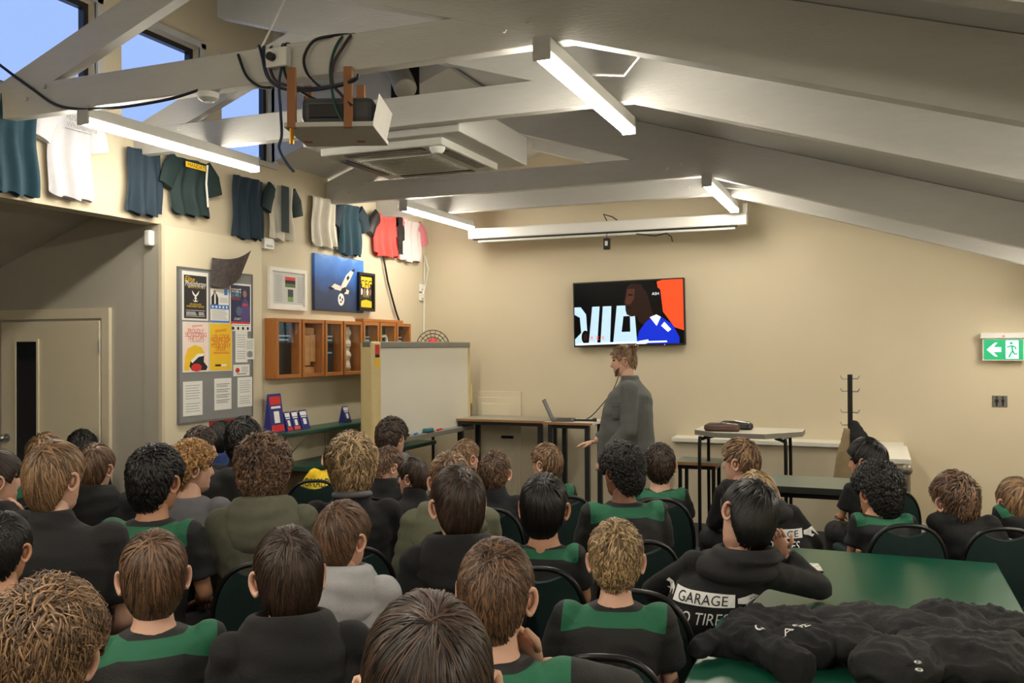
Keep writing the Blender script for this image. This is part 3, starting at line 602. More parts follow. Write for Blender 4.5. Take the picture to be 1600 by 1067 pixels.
sp([(.36,.02),(.40,.62),(.56,.62),(.58,.02)], sb, -.0015); sp([(.44,.2),(.46,.45),(.52,.45),(.52,.2)], k, -.0018)
sp([(.77,.98),(.82,1),(1,1),(1,.2),(.92,.25),(.80,.55)], so, -.0016)
sp([(.50,.93),(.54,.98),(.72,.98),(.80,.85),(.82,.5),(.74,.3),(.70,.45)], sd, -.002)
sp([(.495,.9),(.475,.72),(.465,.66),(.48,.62),(.48,.55),(.49,.48),(.53,.44),(.58,.45),(.60,.36),(.66,.28),(.74,.4),(.71,.6),(.68,.8),(.62,.95),(.53,.96)], sn, -.0024)
sp([(.50,.88),(.485,.72),(.475,.665),(.495,.63),(.53,.64),(.56,.72),(.57,.88)], sl_, -.0026)
sp([(.51,.80),(.51,.775),(.55,.775),(.55,.795)], sd, -.0028); sp([(.49,.60),(.49,.585),(.53,.575),(.53,.592)], sd, -.0028)
sp([(.57,.0),(.60,.2),(.66,.34),(.74,.45),(.80,.42),(.90,.3),(.96,.1),(.96,0)], sr, -.0028); sp([(.70,.42),(.76,.28),(.80,.42),(.76,.46)], sw, -.003); sp([(.57,.0),(.6,.05),(.68,.07),(.69,.03),(.66,0)], sw, -.003)
sp([(.80,.28),(.86,.18),(.89,.22),(.83,.34)], sw, -.003)
sp([(0,.0),(.03,.035),(.85,.045),(.85,.02),(.05,.0)], sw, -.0034)
mb.disc(X(.10), Z(.13), .045, .075, sd, -.0032); mb.disc(X(.10), Z(.13), .025, .045, sn, -.0034)
for q in (.16,.215,.265): mb.text('X', X(q), Z(.115), .04, so, -.0036)
mb.text('ASH', X(.755), Z(.79), .03, sw, -.0036)
mb.obj('screen', tv)
MB().disc(.4, -th/2+.008, .006, .004, scr('led', (.5,.5,1), 3), -.002).obj('standby_light', tv)
# exit sign and toilet sign
p = onY(1566, 546, YF)
es = fwall('exit_sign', p.x, p.z, 'lit green exit sign with a running figure and white arrow', 'sign')
MB().box(-.19, .19, -.10, 0, .105, .16, whitep, .004).obj('housing', es); MB().box(-.175, .175, -.08, -.05, -.105, .105, whitep, .004).obj('lit_panel_edge', es)
eg = mat('exit_green', (.05,.56,.36), .4, emit=.9); ew = mat('exit_white', (.85,.95,1), .4, emit=1.6)
mb = MB(); mb.rect(-.165, .165, -.095, .095, eg, -.081); mb.rect(.02, .125, -.085, .085, ew, -.082)
mb.poly([(-.14,.0),(-.07,.065),(-.05,.065),(-.085,.022),(-.02,.022),(-.02,-.022),(-.085,-.022),(-.05,-.065),(-.07,-.065)], ew, -.082)
mb.disc(.065, .06, .014, .014, eg, -.083); mb.tube([(.07,-.083,.04),(.075,-.083,-.01),(.06,-.083,-.04),(.045,-.083,-.075)], .008, eg, 4); mb.tube([(.075,-.083,-.01),(.09,-.083,-.04),(.115,-.083,-.042)], .008, eg, 4); mb.tube([(.03,-.083,.02),(.05,-.083,.03),(.075,-.083,.035),(.1,-.083,.02),(.105,-.083,0)], .007, eg, 4)
mb.obj('pictogram', es); MB().box(-.01, .01, -.104, -.1, .12, .132, mat('red_led', (1,.2,.15), .4, emit=4)).obj('indicator', es)
p = onY(1562, 627, YF)
ts = fwall('toilet_sign', p.x, p.z, 'small grey toilet sign with two black figures', 'sign'); gs = mat('sign_grey', (.45,.44,.42), .4, .3)
MB().box(-.065, .065, -.006, 0, -.055, .055, gs, .003).obj('plate', ts)
mb = MB()
for s_ in (-1, 1):
    mb.disc(s_*.026, .036, .009, .010, ink, -.007); mb.poly([(s_*.026-.014,.022),(s_*.026+.014,.022),(s_*.026+(.018 if s_ < 0 else .012),-.012),(s_*.026+.008,-.012),(s_*.026+.008,-.045),(s_*.026-.008,-.045),(s_*.026-.008,-.012),(s_*.026-(.018 if s_ < 0 else .012),-.012)][::-1], ink, -.007)
mb.obj('figures', ts)
# ------------------------------------------------------------------ projection screen housing
sx0, sx1 = -4.22, -1.17
ps = empty('projection_screen', (0, 9.2, 0), 0, 'white roll-up projection screen casing hung across under the last truss', 'projection screen')
MB().box(sx0, sx1, -.06, .06, 3.055, 3.17, whitep, .012).obj('casing', ps); MB().tube([(sx0+.1,-.0,3.03),(sx1-.12,-.0,3.03)], .014, mat('screen_bar', (.9,.9,.88), .4), 8).obj('bottom_bar', ps)
MB().box(sx0+.05, sx1-.1, -.035, .035, 3.046, 3.056, black).obj('slot', ps)
for x in (sx0+.02, sx1-.02): MB().box(x-.02, x+.02, -.02, .02, 3.17, 3.27, whitep).obj('hanger', ps)
cable([(-2.62,9.2,3.17),(-2.66,9.2,3.25),(-2.55,9.15,3.21),(-2.5,9.2,3.17)], .006, black, 'short black lead tied above the projection screen')
cable([(-2.3,9.18,3.02),(-2.1,9.18,2.99),(-1.98,9.18,3.01),(-1.93,9.18,2.97),(-1.92,9.18,2.92)], .006, black, 'black lead dangling under the projection screen')
t = empty('screen_switch', (-2.62, 9.18, 2.93), 0, 'small black switch box hanging under the projection screen', 'switch'); MB().box(-.035,.035,-.02,.02,-.06,.06,black,.006).obj('box', t); MB().box(-.015,.015,-.024,-.02,-.02,.03,whitep).obj('rocker', t); MB().tube([(0,0,.06),(.0,0,.12)], .004, black, 5).obj('lead', t)
# ------------------------------------------------------------------ projector in its wooden cradle, cables over the tie beam
pc = at(530, 190, 4.75); pj = empty('projector', (pc.x, pc.y, pc.z), math.radians(20), 'old grey projector in a hanging wooden cradle', 'projector')
wood = mat('cradle_wood', (.55,.36,.20), .55, var=.15, scale=10, stretch=(1,1,.2)); pgrey = mat('projector_grey', (.30,.31,.32), .45); plight = mat('cradle_board', (.72,.71,.68), .6)
MB().box(-.24, .22, -.2, .25, -.075, -.05, plight, .003).obj('shelf_board', pj)
for s_ in (-.2, .09):
    for y_ in (-.19, .13): MB().box(s_-.022, s_+.022, y_-.012, y_+.018, -.08, .23, wood, .003).obj('hanger_post', pj)
MB().box(-.165, .21, -.155, .22, -.045, .09, pgrey, .03).obj('projector_body', pj)
mb = MB()
for q in range(7): mb.box(.209, .214, -.1+.045*q, -.08+.045*q, -.03, .06, black)
mb.obj('vent', pj); mb = MB(); mb.add([(.215,-.2,-.07),(.215,.2,-.07),(.25,.2,.09),(.25,-.2,.09)], [(0,1,2,3)], plight); mb.obj('side_plate', pj)
MB().tube([(-.2,-.19,-.08),(-.2,-.19,-.16)], .012, mat('brass', (.75,.55,.2), .3, .9), 8).obj('brass_pin', pj)
MB().box(-.12, .06, -.165, -.15, -.02, .05, black, .004).obj('connector_panel', pj)
cabm = [mat('cable_black', (.06,.06,.08), .5), mat('cable_blue', (.15,.22,.32), .5), mat('cable_plum', (.22,.12,.16), .5), mat('cable_green', (.12,.28,.24), .5)]
def spline(P, n=10):
    P = [Vector(p) for p in P]; out = []
    for i in range(len(P)-1):
        p0, p1, p2, p3 = P[max(i-1,0)], P[i], P[i+1], P[min(i+2,len(P)-1)]
        for k in range(n):
            t = k/n; out.append(.5*((2*p1)+(p2-p0)*t+(2*p0-5*p1+4*p2-p3)*t*t+(3*p1-p0-3*p2+p3)*t**3))
    return out+[P[-1]]
def pcab(pix, mi, label, r=.008):
    tag(MB().tube(spline([onY(x, y, 3.905 if not q else 4.03 if q[0] > 4.7 else 3.93) for x, y, *q in pix]), r, cabm[mi], 7).obj('projector_cable', None, True), label, 'cable', 'cables bundled over the tie beam')
lab = 'dark cable looped over the tie beam above the projector'
pcab([(402,78,4.75),(405,72,4.6),(410,90),(418,120),(440,138),(480,140),(530,134),(555,125),(560,116)], 0, 'black cable of the beam bundle forming its outermost low loop')
pcab([(415,78,4.75),(412,74,4.6),(413,100),(425,128),(460,142),(520,136),(556,122)], 1, 'blue grey cable of the beam bundle with the deepest sag')
pcab([(430,78,4.75),(424,74,4.6),(420,96),(430,125),(455,135),(490,138),(540,130)], 2, 'plum cable wound through the beam bundle')
pcab([(447,70,4.75),(441,72,4.55),(440,100),(436,130),(438,170),(440,210),(436,232),(448,255),(459,268)], 1, 'long blue grey cable end dangling below the projector bundle')
pcab([(455,70,4.75),(446,70,4.55),(441,92),(450,125),(478,148),(505,160)], 0, 'black cable running from the bundle to the projector plug')
pcab([(545,54,4.75),(520,56,4.5),(490,64),(475,90),(480,115),(495,132),(507,139)], 0, 'black cable arching in a wide loop over the tie beam')
pcab([(552,54,4.75),(535,58,4.5),(522,80),(516,110),(520,150),(530,180),(541,196)], 3, 'thin green cable hanging past the projector post')
pcab([(555,54,4.75),(548,56,4.5),(535,75),(521,100),(520,130),(535,150),(550,165)], 2, 'plum cable dropping straight beside the right cradle post')
pcab([(372,85),(385,118),(405,135),(425,137)], 0, 'short black lead from the beam socket to the bundle')
so_ = at(385, 88, 4.47); t = empty('beam_socket', so_, 0, 'white socket box with black plug on the tie beam', 'socket')
t.location = (so_.x, 3.925, 3.37); MB().box(-.065, .065, -.045, .0, -.05, .05, whitep, .005).obj('box', t); MB().tube([(-.02,-.045,.0),(-.02,-.075,.0)], .022, black, 10).obj('plug', t)
sd_ = onZ(327, 152, 3.24); t = empty('smoke_detector', (sd_.x, 3.97, 3.26), 0, 'round white smoke detector under the tie beam', 'smoke detector'); MB().rings([(0,0,-.045,.035,.035),(0,0,-.03,.055,.055),(0,0,0,.06,.06)], whitep, 18).obj('cover', t, True)
MB().rings([(0,0,-.05,.025,.025),(0,0,-.044,.03,.03)], mat('switch_grey', (.7,.7,.69), .4), 12).obj('sensor_chamber', t)
cable(spline([(-5.0,3.9,3.62),(-4.7,3.91,3.42),(-4.45,3.91,3.28),(-4.1,3.92,3.235),(-3.7,3.93,3.24),(-3.45,3.93,3.27)]), .009, black, 'black cable drooping along the tie beam to smoke detector')
cable([onY(445,0,4.9), onY(408,75,3.98)], .006, whitep, 'thin white flex dropping from the ceiling to the beam')
# ================================================================== furniture
chip = mat('chipboard_edge', (.62,.45,.28), .5, var=.1, scale=30); gtop = mat('grey_laminate', (.60,.58,.53), .35, var=.05); leg_g = mat('dark_grey_steel', (.20,.21,.22), .4, .4)
white_t = mat('white_laminate', (.84,.82,.77), .35)
def tall_table(name, x0, x1, y0, y1, z, label, topm):
    t = empty(name, ((x0+x1)/2, (y0+y1)/2, 0), 0, label, 'table', 'tall tables by the front wall'); w_, d_ = (x1-x0)/2, (y1-y0)/2
    MB().box(-w_, w_, -d_, d_, z-.025, z, topm, .002).obj('table_top', t); MB().box(-w_-.002, w_+.002, -d_-.003, -d_, z-.025, z, chip).obj('edge_strip', t)
    MB().box(-w_+.05, w_-.05, -d_+.04, -d_+.08, z-.065, z-.025, leg_g).obj('apron', t); MB().box(-w_+.05, w_-.05, d_-.08, d_-.04, z-.065, z-.025, leg_g).obj('apron', t)
    for sx in (-1, 1):
        for sy in (-1, 1): MB().box(sx*(w_-.07)-.025, sx*(w_-.07)+.025, sy*(d_-.06)-.025, sy*(d_-.06)+.025, 0, z-.025, leg_g, .003).obj('leg', t)
    return t
a_, b_ = onZ(712, 653, 1.05), onZ(846, 659, 1.05)
tall_table('tall_table', a_.x, b_.x, 9.0, 9.58, 1.05, 'tall table with chipboard edge in front of the cupboard door', gtop)
a2, b2 = onZ(832, 660, 1.05), onZ(941, 657, 1.05)
tall_table('tall_table', b_.x+.015, b2.x, 8.9, 9.48, 1.05, 'tall table carrying the open laptop', white_t)
# laptop
lp = onZ(893, 652, 1.05); lt = empty('laptop', (lp.x+.06, 9.12, 1.05), math.radians(105), 'open grey laptop on the tall table', 'laptop')
lg = mat('laptop_grey', (.36,.35,.36), .4, .3)
MB().box(-.17, .17, -.12, .12, 0, .018, lg, .004).obj('base', lt); mb = MB(); mb.box(-.17, .17, -.004, .004, 0, .23, lg, .003); o = mb.obj('lid', lt); o.location = (0, .12, .016); o.rotation_euler.x = math.radians(-24)
MB().box(-.14, .14, -.08, .07, .018, .021, black).obj('keyboard', lt)
MB().rect(-.155, .155, .015, .215, mat('laptop_screen', (.2,.24,.3), .3, emit=.5), -.0045).obj('screen', o)
t = empty('microphone', (lp.x+.3, 9.1, 1.05), math.radians(8), 'black handheld microphone lying beside the laptop', 'microphone'); MB().tube([(-.12,0,.014),(.08,0,.014),(.1,0,.018),(.13,0,.02)], [.011,.013,.02,.02], black, 10).obj('body', t, True)
cable(spline([(lp.x+.18,9.1,1.06),(lp.x+.3,9.2,1.07),(lp.x+.42,9.3,1.2),(lp.x+.52,9.5,1.4),(lp.x+.58,9.6,1.7),(lp.x+.6,9.62,1.95)]), .006, black, 'black cable running from the laptop up to the television')
# whiteboard on stand, turned along the left wall
wb = empty('whiteboard', (-4.40, 7.25, 0), math.radians(88), 'large mobile electronic whiteboard with cream side column', 'whiteboard')
Lw = 2.05; zt_, zb_ = 1.90, .93; wbm = mat('whiteboard_face', (.90,.89,.84), .25, var=.015, scale=2); colm = mat('cream_column', (.83,.76,.56), .45); trim_g = mat('whiteboard_grey', (.50,.50,.47), .45)
MB().box(.16, Lw, -.03, .03, zb_+.03, zt_-.06, wbm, .004).obj('board', wb); MB().box(-.0, Lw+.02, -.05, .05, zt_-.06, zt_, trim_g, .008).obj('top_rail', wb)
MB().box(0, .16, -.07, .07, zb_-.15, zt_-.0, colm, .02).obj('side_column', wb); MB().box(Lw, Lw+.04, -.04, .04, zb_, zt_-.06, colm, .008).obj('end_post', wb)
MB().box(.1, Lw, -.10, .03, zb_-.02, zb_+.03, trim_g, .006).obj('pen_tray', wb)
MB().box(Lw+.04, Lw+.075, -.05, .0, 1.2, 1.42, colm, .006).obj('control_box', wb)
mb = MB(); mb.rect(.045, .12, zt_-.12, zt_-.03, redp, -.0715); mb.rect(.045, .12, zt_-.15, zt_-.12, ink, -.0715); mb.rect(.045, .12, zt_-.24, zt_-.15, yel, -.0715); mb.obj('safety_sticker', wb)
for x in (.25, Lw-.15): MB().box(x-.025, x+.025, -.02, .02, .06, zb_, leg_g).box(x-.03, x+.03, -.3, .3, .03, .07, leg_g).obj('stand_leg', wb)
for i, (x, m_, n_, l_) in enumerate(((1.05,mat('teal_pen',(.2,.45,.5),.4),'eraser','teal whiteboard eraser in the pen tray'),(1.3,redp,'whiteboard_marker','red marker lying in the whiteboard tray'),(.8,blu,'whiteboard_marker','blue marker lying in the whiteboard tray'),(.65,ink,'whiteboard_marker','black marker lying in the whiteboard tray'))):
    o = MB()
    if i == 0: o.box(-.07, .07, -.03, .03, 0, .045, m_, .01).box(-.07, .07, -.03, .03, -.0, .012, ink)
    else: o.tube([(-.07,0,.011),(.03,0,.011),(.07,0,.011)], [.011,.011,.008], m_, 8)
    o = o.obj(n_, None, True); v = Matrix.Rotation(math.radians(88), 3, 'Z') @ Vector((x, -.07, 0)); o.location = Vector((-4.40, 7.25, zb_+.03))+v; o.rotation_euler.z = math.radians(88+9*i); tag(o, l_, 'stationery')
# low wall ledge with return and handrail post
lx0, lx1 = onY(1053, 690, 9.4).x, onY(1413, 700, 9.4).x
lm = mat('ledge_white', (.88,.87,.82), .45)
struct(MB().box(lx0, lx1, 9.40, YF, 0, .84, cream).box(lx0-.02, lx1+.0, 9.36, YF, .84, .885, lm, .005).box(lx1-.16, lx1, 8.3, 9.40, 0, .84, cream).box(lx1-.18, lx1+.02, 8.25, 9.36, .84, .885, lm, .005).obj('wall_low_ledge'))
hp = onY(1417, 738, 7.9)
t = empty('handrail_post', (hp.x, 7.9, 0), 0, 'brushed metal handrail post with ball top beside the low wall', 'handrail'); al = mat('brushed_metal', (.55,.52,.47), .4, .6)
MB().tube([(0,0,0),(0,0,hp.z)], .028, al, 14).obj('post', t, True); mb = MB(); mb.ell((0,0,hp.z+.02), (.045,.045,.045), al); mb.obj('ball', t, True)
# small tables before the ledge
def steel_table(name, x0, x1, y0, y1, z, label, topm, edge, th=.03, lr=.016):
    t = empty(name, ((x0+x1)/2, (y0+y1)/2, 0), 0, label, 'table'); w_, d_ = (x1-x0)/2, (y1-y0)/2
    MB().box(-w_, w_, -d_, d_, z-th, z, topm, .003).obj('table_top', t); MB().box(-w_-.002, w_+.002, -d_-.004, -d_+.001, z-th, z-.003, edge).obj('edge_strip', t)
    MB().box(-w_+.03, w_-.03, -d_+.03, d_-.03, z-th-.04, z-th, blackm).obj('frame', t)
    for sx in (-1, 1):
        for sy in (-1, 1): MB().box(sx*(w_-.05)-lr, sx*(w_-.05)+lr, sy*(d_-.05)-lr, sy*(d_-.05)+lr, 0, z-th, blackm).obj('leg', t)
    return t
gg = mat('grey_green_laminate', (.42,.46,.42), .35, var=.05)
a_ = onZ(1046, 722, .76); b_ = onZ(1122, 724, .76)
steel_table('side_table', a_.x-.02, a_.x+.40, a_.y+.30, a_.y+.72, .73, 'small table with wooden edge and black steel legs by the low wall', gg, chip)
a_ = onZ(1178, 757, .76); b_ = onZ(1338, 760, .76)
steel_table('long_table', a_.x-.15, b_.x+.1, a_.y, a_.y+.62, .76, 'long grey green table in front of the low wall', gg, mat('dark_edge', (.17,.19,.18), .5), .05)
ap = onY(1165, 672, 8.55)
zt_ = ap.z; t = empty('angled_table', (ap.x, 8.55, 0), 0, 'pale table with cut corners on black bent tube legs', 'table')
x0, x1 = onZ(1075, 676, zt_).x-ap.x, onZ(1262, 665, zt_).x-ap.x
top = [(x0,-.10),(x0+.22,-.34),(x1-.30,-.34),(x1,.0),(x1,.32),(x0,.32)]
mb = MB(); V = [(a,b,zt_-.045) for a,b in top]+[(a,b,zt_) for a,b in top]; n = 6
mb.add(V, [tuple(range(n-1,-1,-1)),tuple(range(n,2*n))], mat('pale_grey_laminate', (.80,.78,.73), .35)); mb.add(V, [(i,(i+1)%n,(i+1)%n+n,i+n) for i in range(n)], mat('grey_edge', (.52,.51,.48), .45)); mb.obj('table_top', t)
for sx in (-1, 1): MB().tube(spline([(sx*.38,-.26,0),(sx*.38,-.26,zt_-.14),(sx*.36,-.23,zt_-.07),(sx*.28,-.1,zt_-.055),(sx*.36,.18,zt_-.07),(sx*.38,.22,zt_-.14),(sx*.38,.24,0)], 5), .016, blackm, 8).obj('leg_loop', t, True)
brown = mat('brown_leather', (.29,.19,.14), .45, bump=.2); blackl = mat('black_leather', (.08,.08,.085), .4, bump=.2)
for (px, py, yy, m_, l_, rz) in ((1138,668,8.38,brown,'brown leather pouch lying on the pale angled table',.1),(1165,661,8.62,blackl,'black leather pouch lying behind the brown one',-.15)):
    p = onZ(px, py, zt_); t = empty('leather_pouch', (p.x, yy, zt_+.001), rz, l_, 'pouch')
    mb = MB(); mb.rings([(0,0,0,.15,.07),(0,0,.02,.165,.08),(0,.0,.05,.16,.07),(.0,.01,.07,.13,.04),(0,.015,.075,.1,.02)], m_, 24, 3); mb.obj('body', t, True); MB().tube([(-.14,-.02,.062),(0,-.03,.078),(.14,-.02,.062)], .004, met, 5).obj('zip', t)
# coat rack
cp = onY(1328, 585, 9.1); cr_ = empty('coat_rack', (cp.x, 9.1, 0), 0, 'black coat rack with metal hooks against the front wall', 'coat rack')
MB().box(-.022, .022, -.022, .022, .03, cp.z, black, .003).obj('pole', cr_)
mb = MB()
for a in range(4): mb.tube([(0,0,.05),(.26*math.cos(a*1.57+.7),.2*math.sin(a*1.57+.7),.015)], .014, black, 8)
mb.obj('base', cr_)
for zz in (.04,.16,.36,.48):
    for s_ in (-1, 1): MB().tube([(s_*.02,-.01,cp.z-zz),(s_*.07,-.03,cp.z-zz),(s_*.085,-.035,cp.z-zz+.03)], .006, met, 6).obj('hook', cr_)
# garments on the rack
jk = mat('black_jacket_cloth', (.07,.075,.085), .85, bump=.3, bscale=40); kh = mat('khaki_cloth', (.55,.48,.36), .9, bump=.3, bscale=40)
def heap(parts_fn, voxel, m, name, amp=.012, fs=9, parent=None, sm=3):
    mb = MB(); parts_fn(mb); V, Fc = fuse(mb, voxel, sm)
    out = []
    for p in V:
        q = Vector(map(float, p)); q0 = q; wv = noise.noise_vector(q*4.0)*.10; q = q+wv; n = noise.noise(q*fs)+.6*noise.noise(q*fs*2.3+Vector((5,1,2))); rdg = (1-abs(noise.noise(Vector((q.x*fs*.8, q.y*fs*1.9, q.z*fs))+Vector((9,3,7))))*2.2)+.6*(1-abs(noise.noise(q*fs*2.2+Vector((2,8,4))))*2)
        q = q0; out.append(q+Vector((.4*n, .4*n, .5*n+.75*rdg))*amp)
    return np_obj(name, out, Fc, [m], parent)
def coat(mb):
    mb.tube([(.03,-.04,cp.z-.44),(.07,-.05,cp.z-.60),(.10,-.06,cp.z-.78)], [.03,.09,.10], jk, 14, True, .6); mb.tube([(.05,-.05,cp.z-.55),(.15,-.06,cp.z-.72),(.24,-.06,cp.z-.80)], [.06,.07,.06], jk, 12, True, .6)
o = heap(coat, .012, jk, 'hanging_jacket'); o.location = (cp.x, 9.1, 0); tag(o, 'black jacket hanging on the coat rack', 'jacket')
def pants(mb): mb.tube([(-.02,-.04,cp.z-.52),(-.05,-.05,cp.z-.8),(-.08,-.06,cp.z-1.15)], [.04,.08,.10], kh, 12, True, .6)
o = heap(pants, .014, kh, 'hanging_coat'); o.location = (cp.x, 9.1, 0); tag(o, 'khaki coat hanging low on the coat rack', 'coat')
# ------------------------------------------------------------------ green table in the foreground with jackets and phone
TG = mat('green_table_laminate', (.06,.30,.22), .28, var=.03, spec=.6)
tx0, tx1, ty0, ty1, TZ = -.58, .56, 2.35, 5.05, .76
gt = empty('green_table', ((tx0+tx1)/2, (ty0+ty1)/2, 0), 0, 'long glossy green table beside the right-hand seats', 'table'); hw, hd = (tx1-tx0)/2, (ty1-ty0)/2
MB().box(-hw, hw, -hd, hd, TZ-.03, TZ, TG, .006).obj('table_top', gt)
MB().box(-hw+.1, hw-.1, -hd+.1, hd-.1, TZ-.08, TZ-.03, blackm).obj('frame', gt)
for sx in (-1, 1):
    for sy in (-1, 1): MB().tube([(sx*(hw-.12),sy*(hd-.12),0),(sx*(hw-.12),sy*(hd-.12),TZ-.05)], .02, blackm, 10).obj('leg', gt, True)
p = onZ(1271, 890, TZ); t = empty('phone', (p.x+.0, p.y, TZ+.001), .2, 'phone in a pale patterned case lying on the green table', 'phone'); MB().box(-.036, .036, -.075, .075, 0, .012, black, .005).obj('body', t); MB().box(-.034, .034, -.073, .073, .012, .0135, mat('phone_case_print', (.85,.80,.72), .5, var=.5, scale=60)).obj('case_back', t)
jk2 = mat('black_softshell', (.10,.10,.105), .8, bump=.25, bscale=90)
def jacketA(mb):
    for (px, py, r, fl) in ((1235,985,.13,.55),(1190,985,.12,.6),(1165,1000,.09,.7),(1260,1010,.10,.5)):
        q = onZ(px, py, TZ+.05); mb.ell((q.x, q.y, TZ+.04), (r*1.2, r*1.1, .075), jk)
    P = [onZ(x, y, TZ+.04) for x, y in ((1150,985),(1180,1015),(1225,1040),(1265,1055))]; mb.tube([(q.x,q.y,TZ+.045) for q in P], [.06,.07,.07,.055], jk, 12, True, .7)
    P = [onZ(x, y, TZ+.04) for x, y in ((1085,1018),(1105,1012),(1130,1006),(1165,990))]; mb.tube([(q.x,q.y,TZ+.04) for q in P], [.035,.04,.045,.06], jk, 12, True, .8)
o = heap(jacketA, .008, jk, 'folded_hoodie', .02, 9); tag(o, 'black hoodie with white garage print crumpled on the green table', 'hoodie')
hA = o
def jacketB(mb):
    for (px, py, r) in ((1310,985,.12),(1350,980,.14),(1390,985,.14),(1330,1010,.12)):
        q = onZ(px, py, TZ+.05); mb.ell((q.x, q.y, TZ+.045), (r*1.1, r, .07), jk2)
o = heap(jacketB, .008, jk2, 'folded_jacket', .02, 9); tag(o, 'black softshell jacket with zip lying across the middle of the jacket pile', 'jacket')
def jacketC(mb):
    for (px, py, r) in ((1440,1000,.14),(1490,990,.16),(1540,995,.16),(1470,1035,.15),(1540,1040,.18),(1400,1050,.13),(1590,1010,.15)):
        q = onZ(px, py, TZ+.05); mb.ell((q.x, q.y, TZ+.05), (r*1.1, r, .085), jk2)
o = heap(jacketC, .009, jk2, 'folded_jacket', .024, 9); tag(o, 'bulky black winter jacket with snap fasteners at the table end', 'jacket')
hC = o
def drape(txt_fn, host, label_name, m, loc_px, rot, tilt=0):
    """flat print laid on a heap seen from above"""
    dg = BVHTree.FromPolygons([v.co[:] for v in host.data.vertices], [tuple(p.vertices) for p in host.data.polygons])
    mb = MB(); txt_fn(mb); q = onZ(*loc_px, TZ+.1); out = []
    for (x, y, z) in mb.v:
        X_, Y_ = q.x+x*math.cos(rot)-z*math.sin(rot), q.y+x*math.sin(rot)+z*math.cos(rot)
        h = dg.ray_cast(Vector((X_, Y_, 2)), Vector((0,0,-1))); zz = h[0].z if h[0] else TZ+.005; out.append((X_, Y_, zz+.004))
    np_obj(label_name, out, mb.f, [m], host, None, False)
drape(lambda mb: mb.text('GARAGE', 0, 0, .035, wht, 0), hA, 'print', wht, (1222,990), .5)
for px, py in ((1420,1012),(1434,1035),(1436,1047)):
    q = onZ(px, py, TZ+.13); MB().ell((q.x, q.y, q.z), (.012,.012,.006), met).obj('snap_fastener', hC, True)
# ================================================================== chairs and people
chair_g = mat('chair_green_fabric', (.055,.165,.16), .85, bump=.25, bscale=250); frame_b = mat('chair_black_frame', (.07,.07,.075), .35)
def arch(t, W, z0, z1):
    """outline of the chair back, t 0..1 from lower left over the top to lower right (x, z)"""
    a = math.pi*(1-t); c, s_ = math.cos(a), math.sin(a)
    x = W*math.copysign(abs(c)**.75, c); zc = z0+(z1-z0)*.28
    return x, (zc+(z1-zc)*abs(s_)**.8)
CH = {}
def make_chair():
    W, z0, z1 = .205, .50, .90; up = []
    P = [(-.185, z0)]+[arch(i/28, W, z0, z1) for i in range(29)]+[(.185, z0)]
    yb = lambda z: -.20-.16*(z-.46)
    mb = MB(); mb.tube([(x, yb(z), z) for x, z in [(-.175,.40)]+P+[(.175,.40)]], .0125, frame_b, 8); CH['back_frame'] = (mb, True)
    # padded back, its upper edge dipping away from the frame in the middle as a hand hold
    Q = []
    for x, z in P:
        k = max(0, 1-(abs(x)/.11)**2) if z > .8 else 0; Q.append((x*.955, z-.008-.055*k))
    mb = MB(); n = len(Q); V = [(x, yb(z)+.018, z) for x, z in Q]+[(x, yb(z)-.018, z) for x, z in Q]
    cx = [(0, yb(.68)+.03, .68), (0, yb(.68)-.03, .68)]
    Fc = [(i, (i+1) % n, 2*n) for i in range(n)]+[(n+(i+1) % n, n+i, 2*n+1) for i in range(n)]+[(i, n+i, n+(i+1) % n, (i+1) % n) for i in range(n)]
    mb.add(V+cx, Fc, chair_g); CH['backrest'] = (mb, True)
    mb = MB(); mb.box(-.21, .21, -.2, .22, .40, .465, chair_g, .025); CH['seat'] = (mb, True)
    for nm, s_, fy in (('leg', -1, 1), ('leg.1', 1, 1), ('leg.2', -1, -1), ('leg.3', 1, -1)):
        mb = MB(); mb.tube([(s_*.18, .17 if fy > 0 else -.18, .41), (s_*.2, .2 if fy > 0 else -.27, 0)], .0125, frame_b, 8); CH[nm] = (mb, True)
    return {k: (v[0].obj(k.split('.')[0], None, v[1], 50)).data for k, v in CH.items()}
CHM = make_chair()
for o in [x for x in bpy.data.objects if x.data in CHM.values()]: bpy.data.objects.remove(o)
def chair(loc, rz, label):
    t = empty('banquet_chair', loc, rz, label, 'chair', 'green banquet chairs in rows')
    for k, me in CHM.items(): link(k.split('.')[0], me, t)
    return t
# ------------------------------------------------------------------ materials for people
skin = {}
def skinm(k):
    c = {'fair':(.86,.68,.59),'tan':(.76,.56,.44),'brown':(.52,.35,.26)}[k]
    if k not in skin:
        m = mat('skin_'+k, c, .5, var=.05, scale=25); m.node_tree.nodes['Principled BSDF'].inputs['Subsurface Weight'].default_value = .08; skin[k] = m
    return skin[k]
def hairm(name, dark, light):
    if name in MATS: return MATS[name]
    m = bpy.data.materials.new(name); MATS[name] = m; m.use_nodes = True; nt = m.node_tree; b = nt.nodes['Principled BSDF']
    g = nt.nodes.new('ShaderNodeNewGeometry'); mx = nt.nodes.new('ShaderNodeMix'); mx.data_type = 'RGBA'
    mx.inputs[6].default_value = (*lin(dark), 1); mx.inputs[7].default_value = (*lin(light), 1)
    pw = nt.nodes.new('ShaderNodeMath'); pw.operation = 'POWER'; pw.inputs[1].default_value = 1.6
    nt.links.new(g.outputs['Random Per Island'], pw.inputs[0]); nt.links.new(pw.outputs[0], mx.inputs[0]); nt.links.new(mx.outputs[2], b.inputs['Base Color'])
    b.inputs['Roughness'].default_value = .42; b.inputs['Specular IOR Level'].default_value = .45
    return m
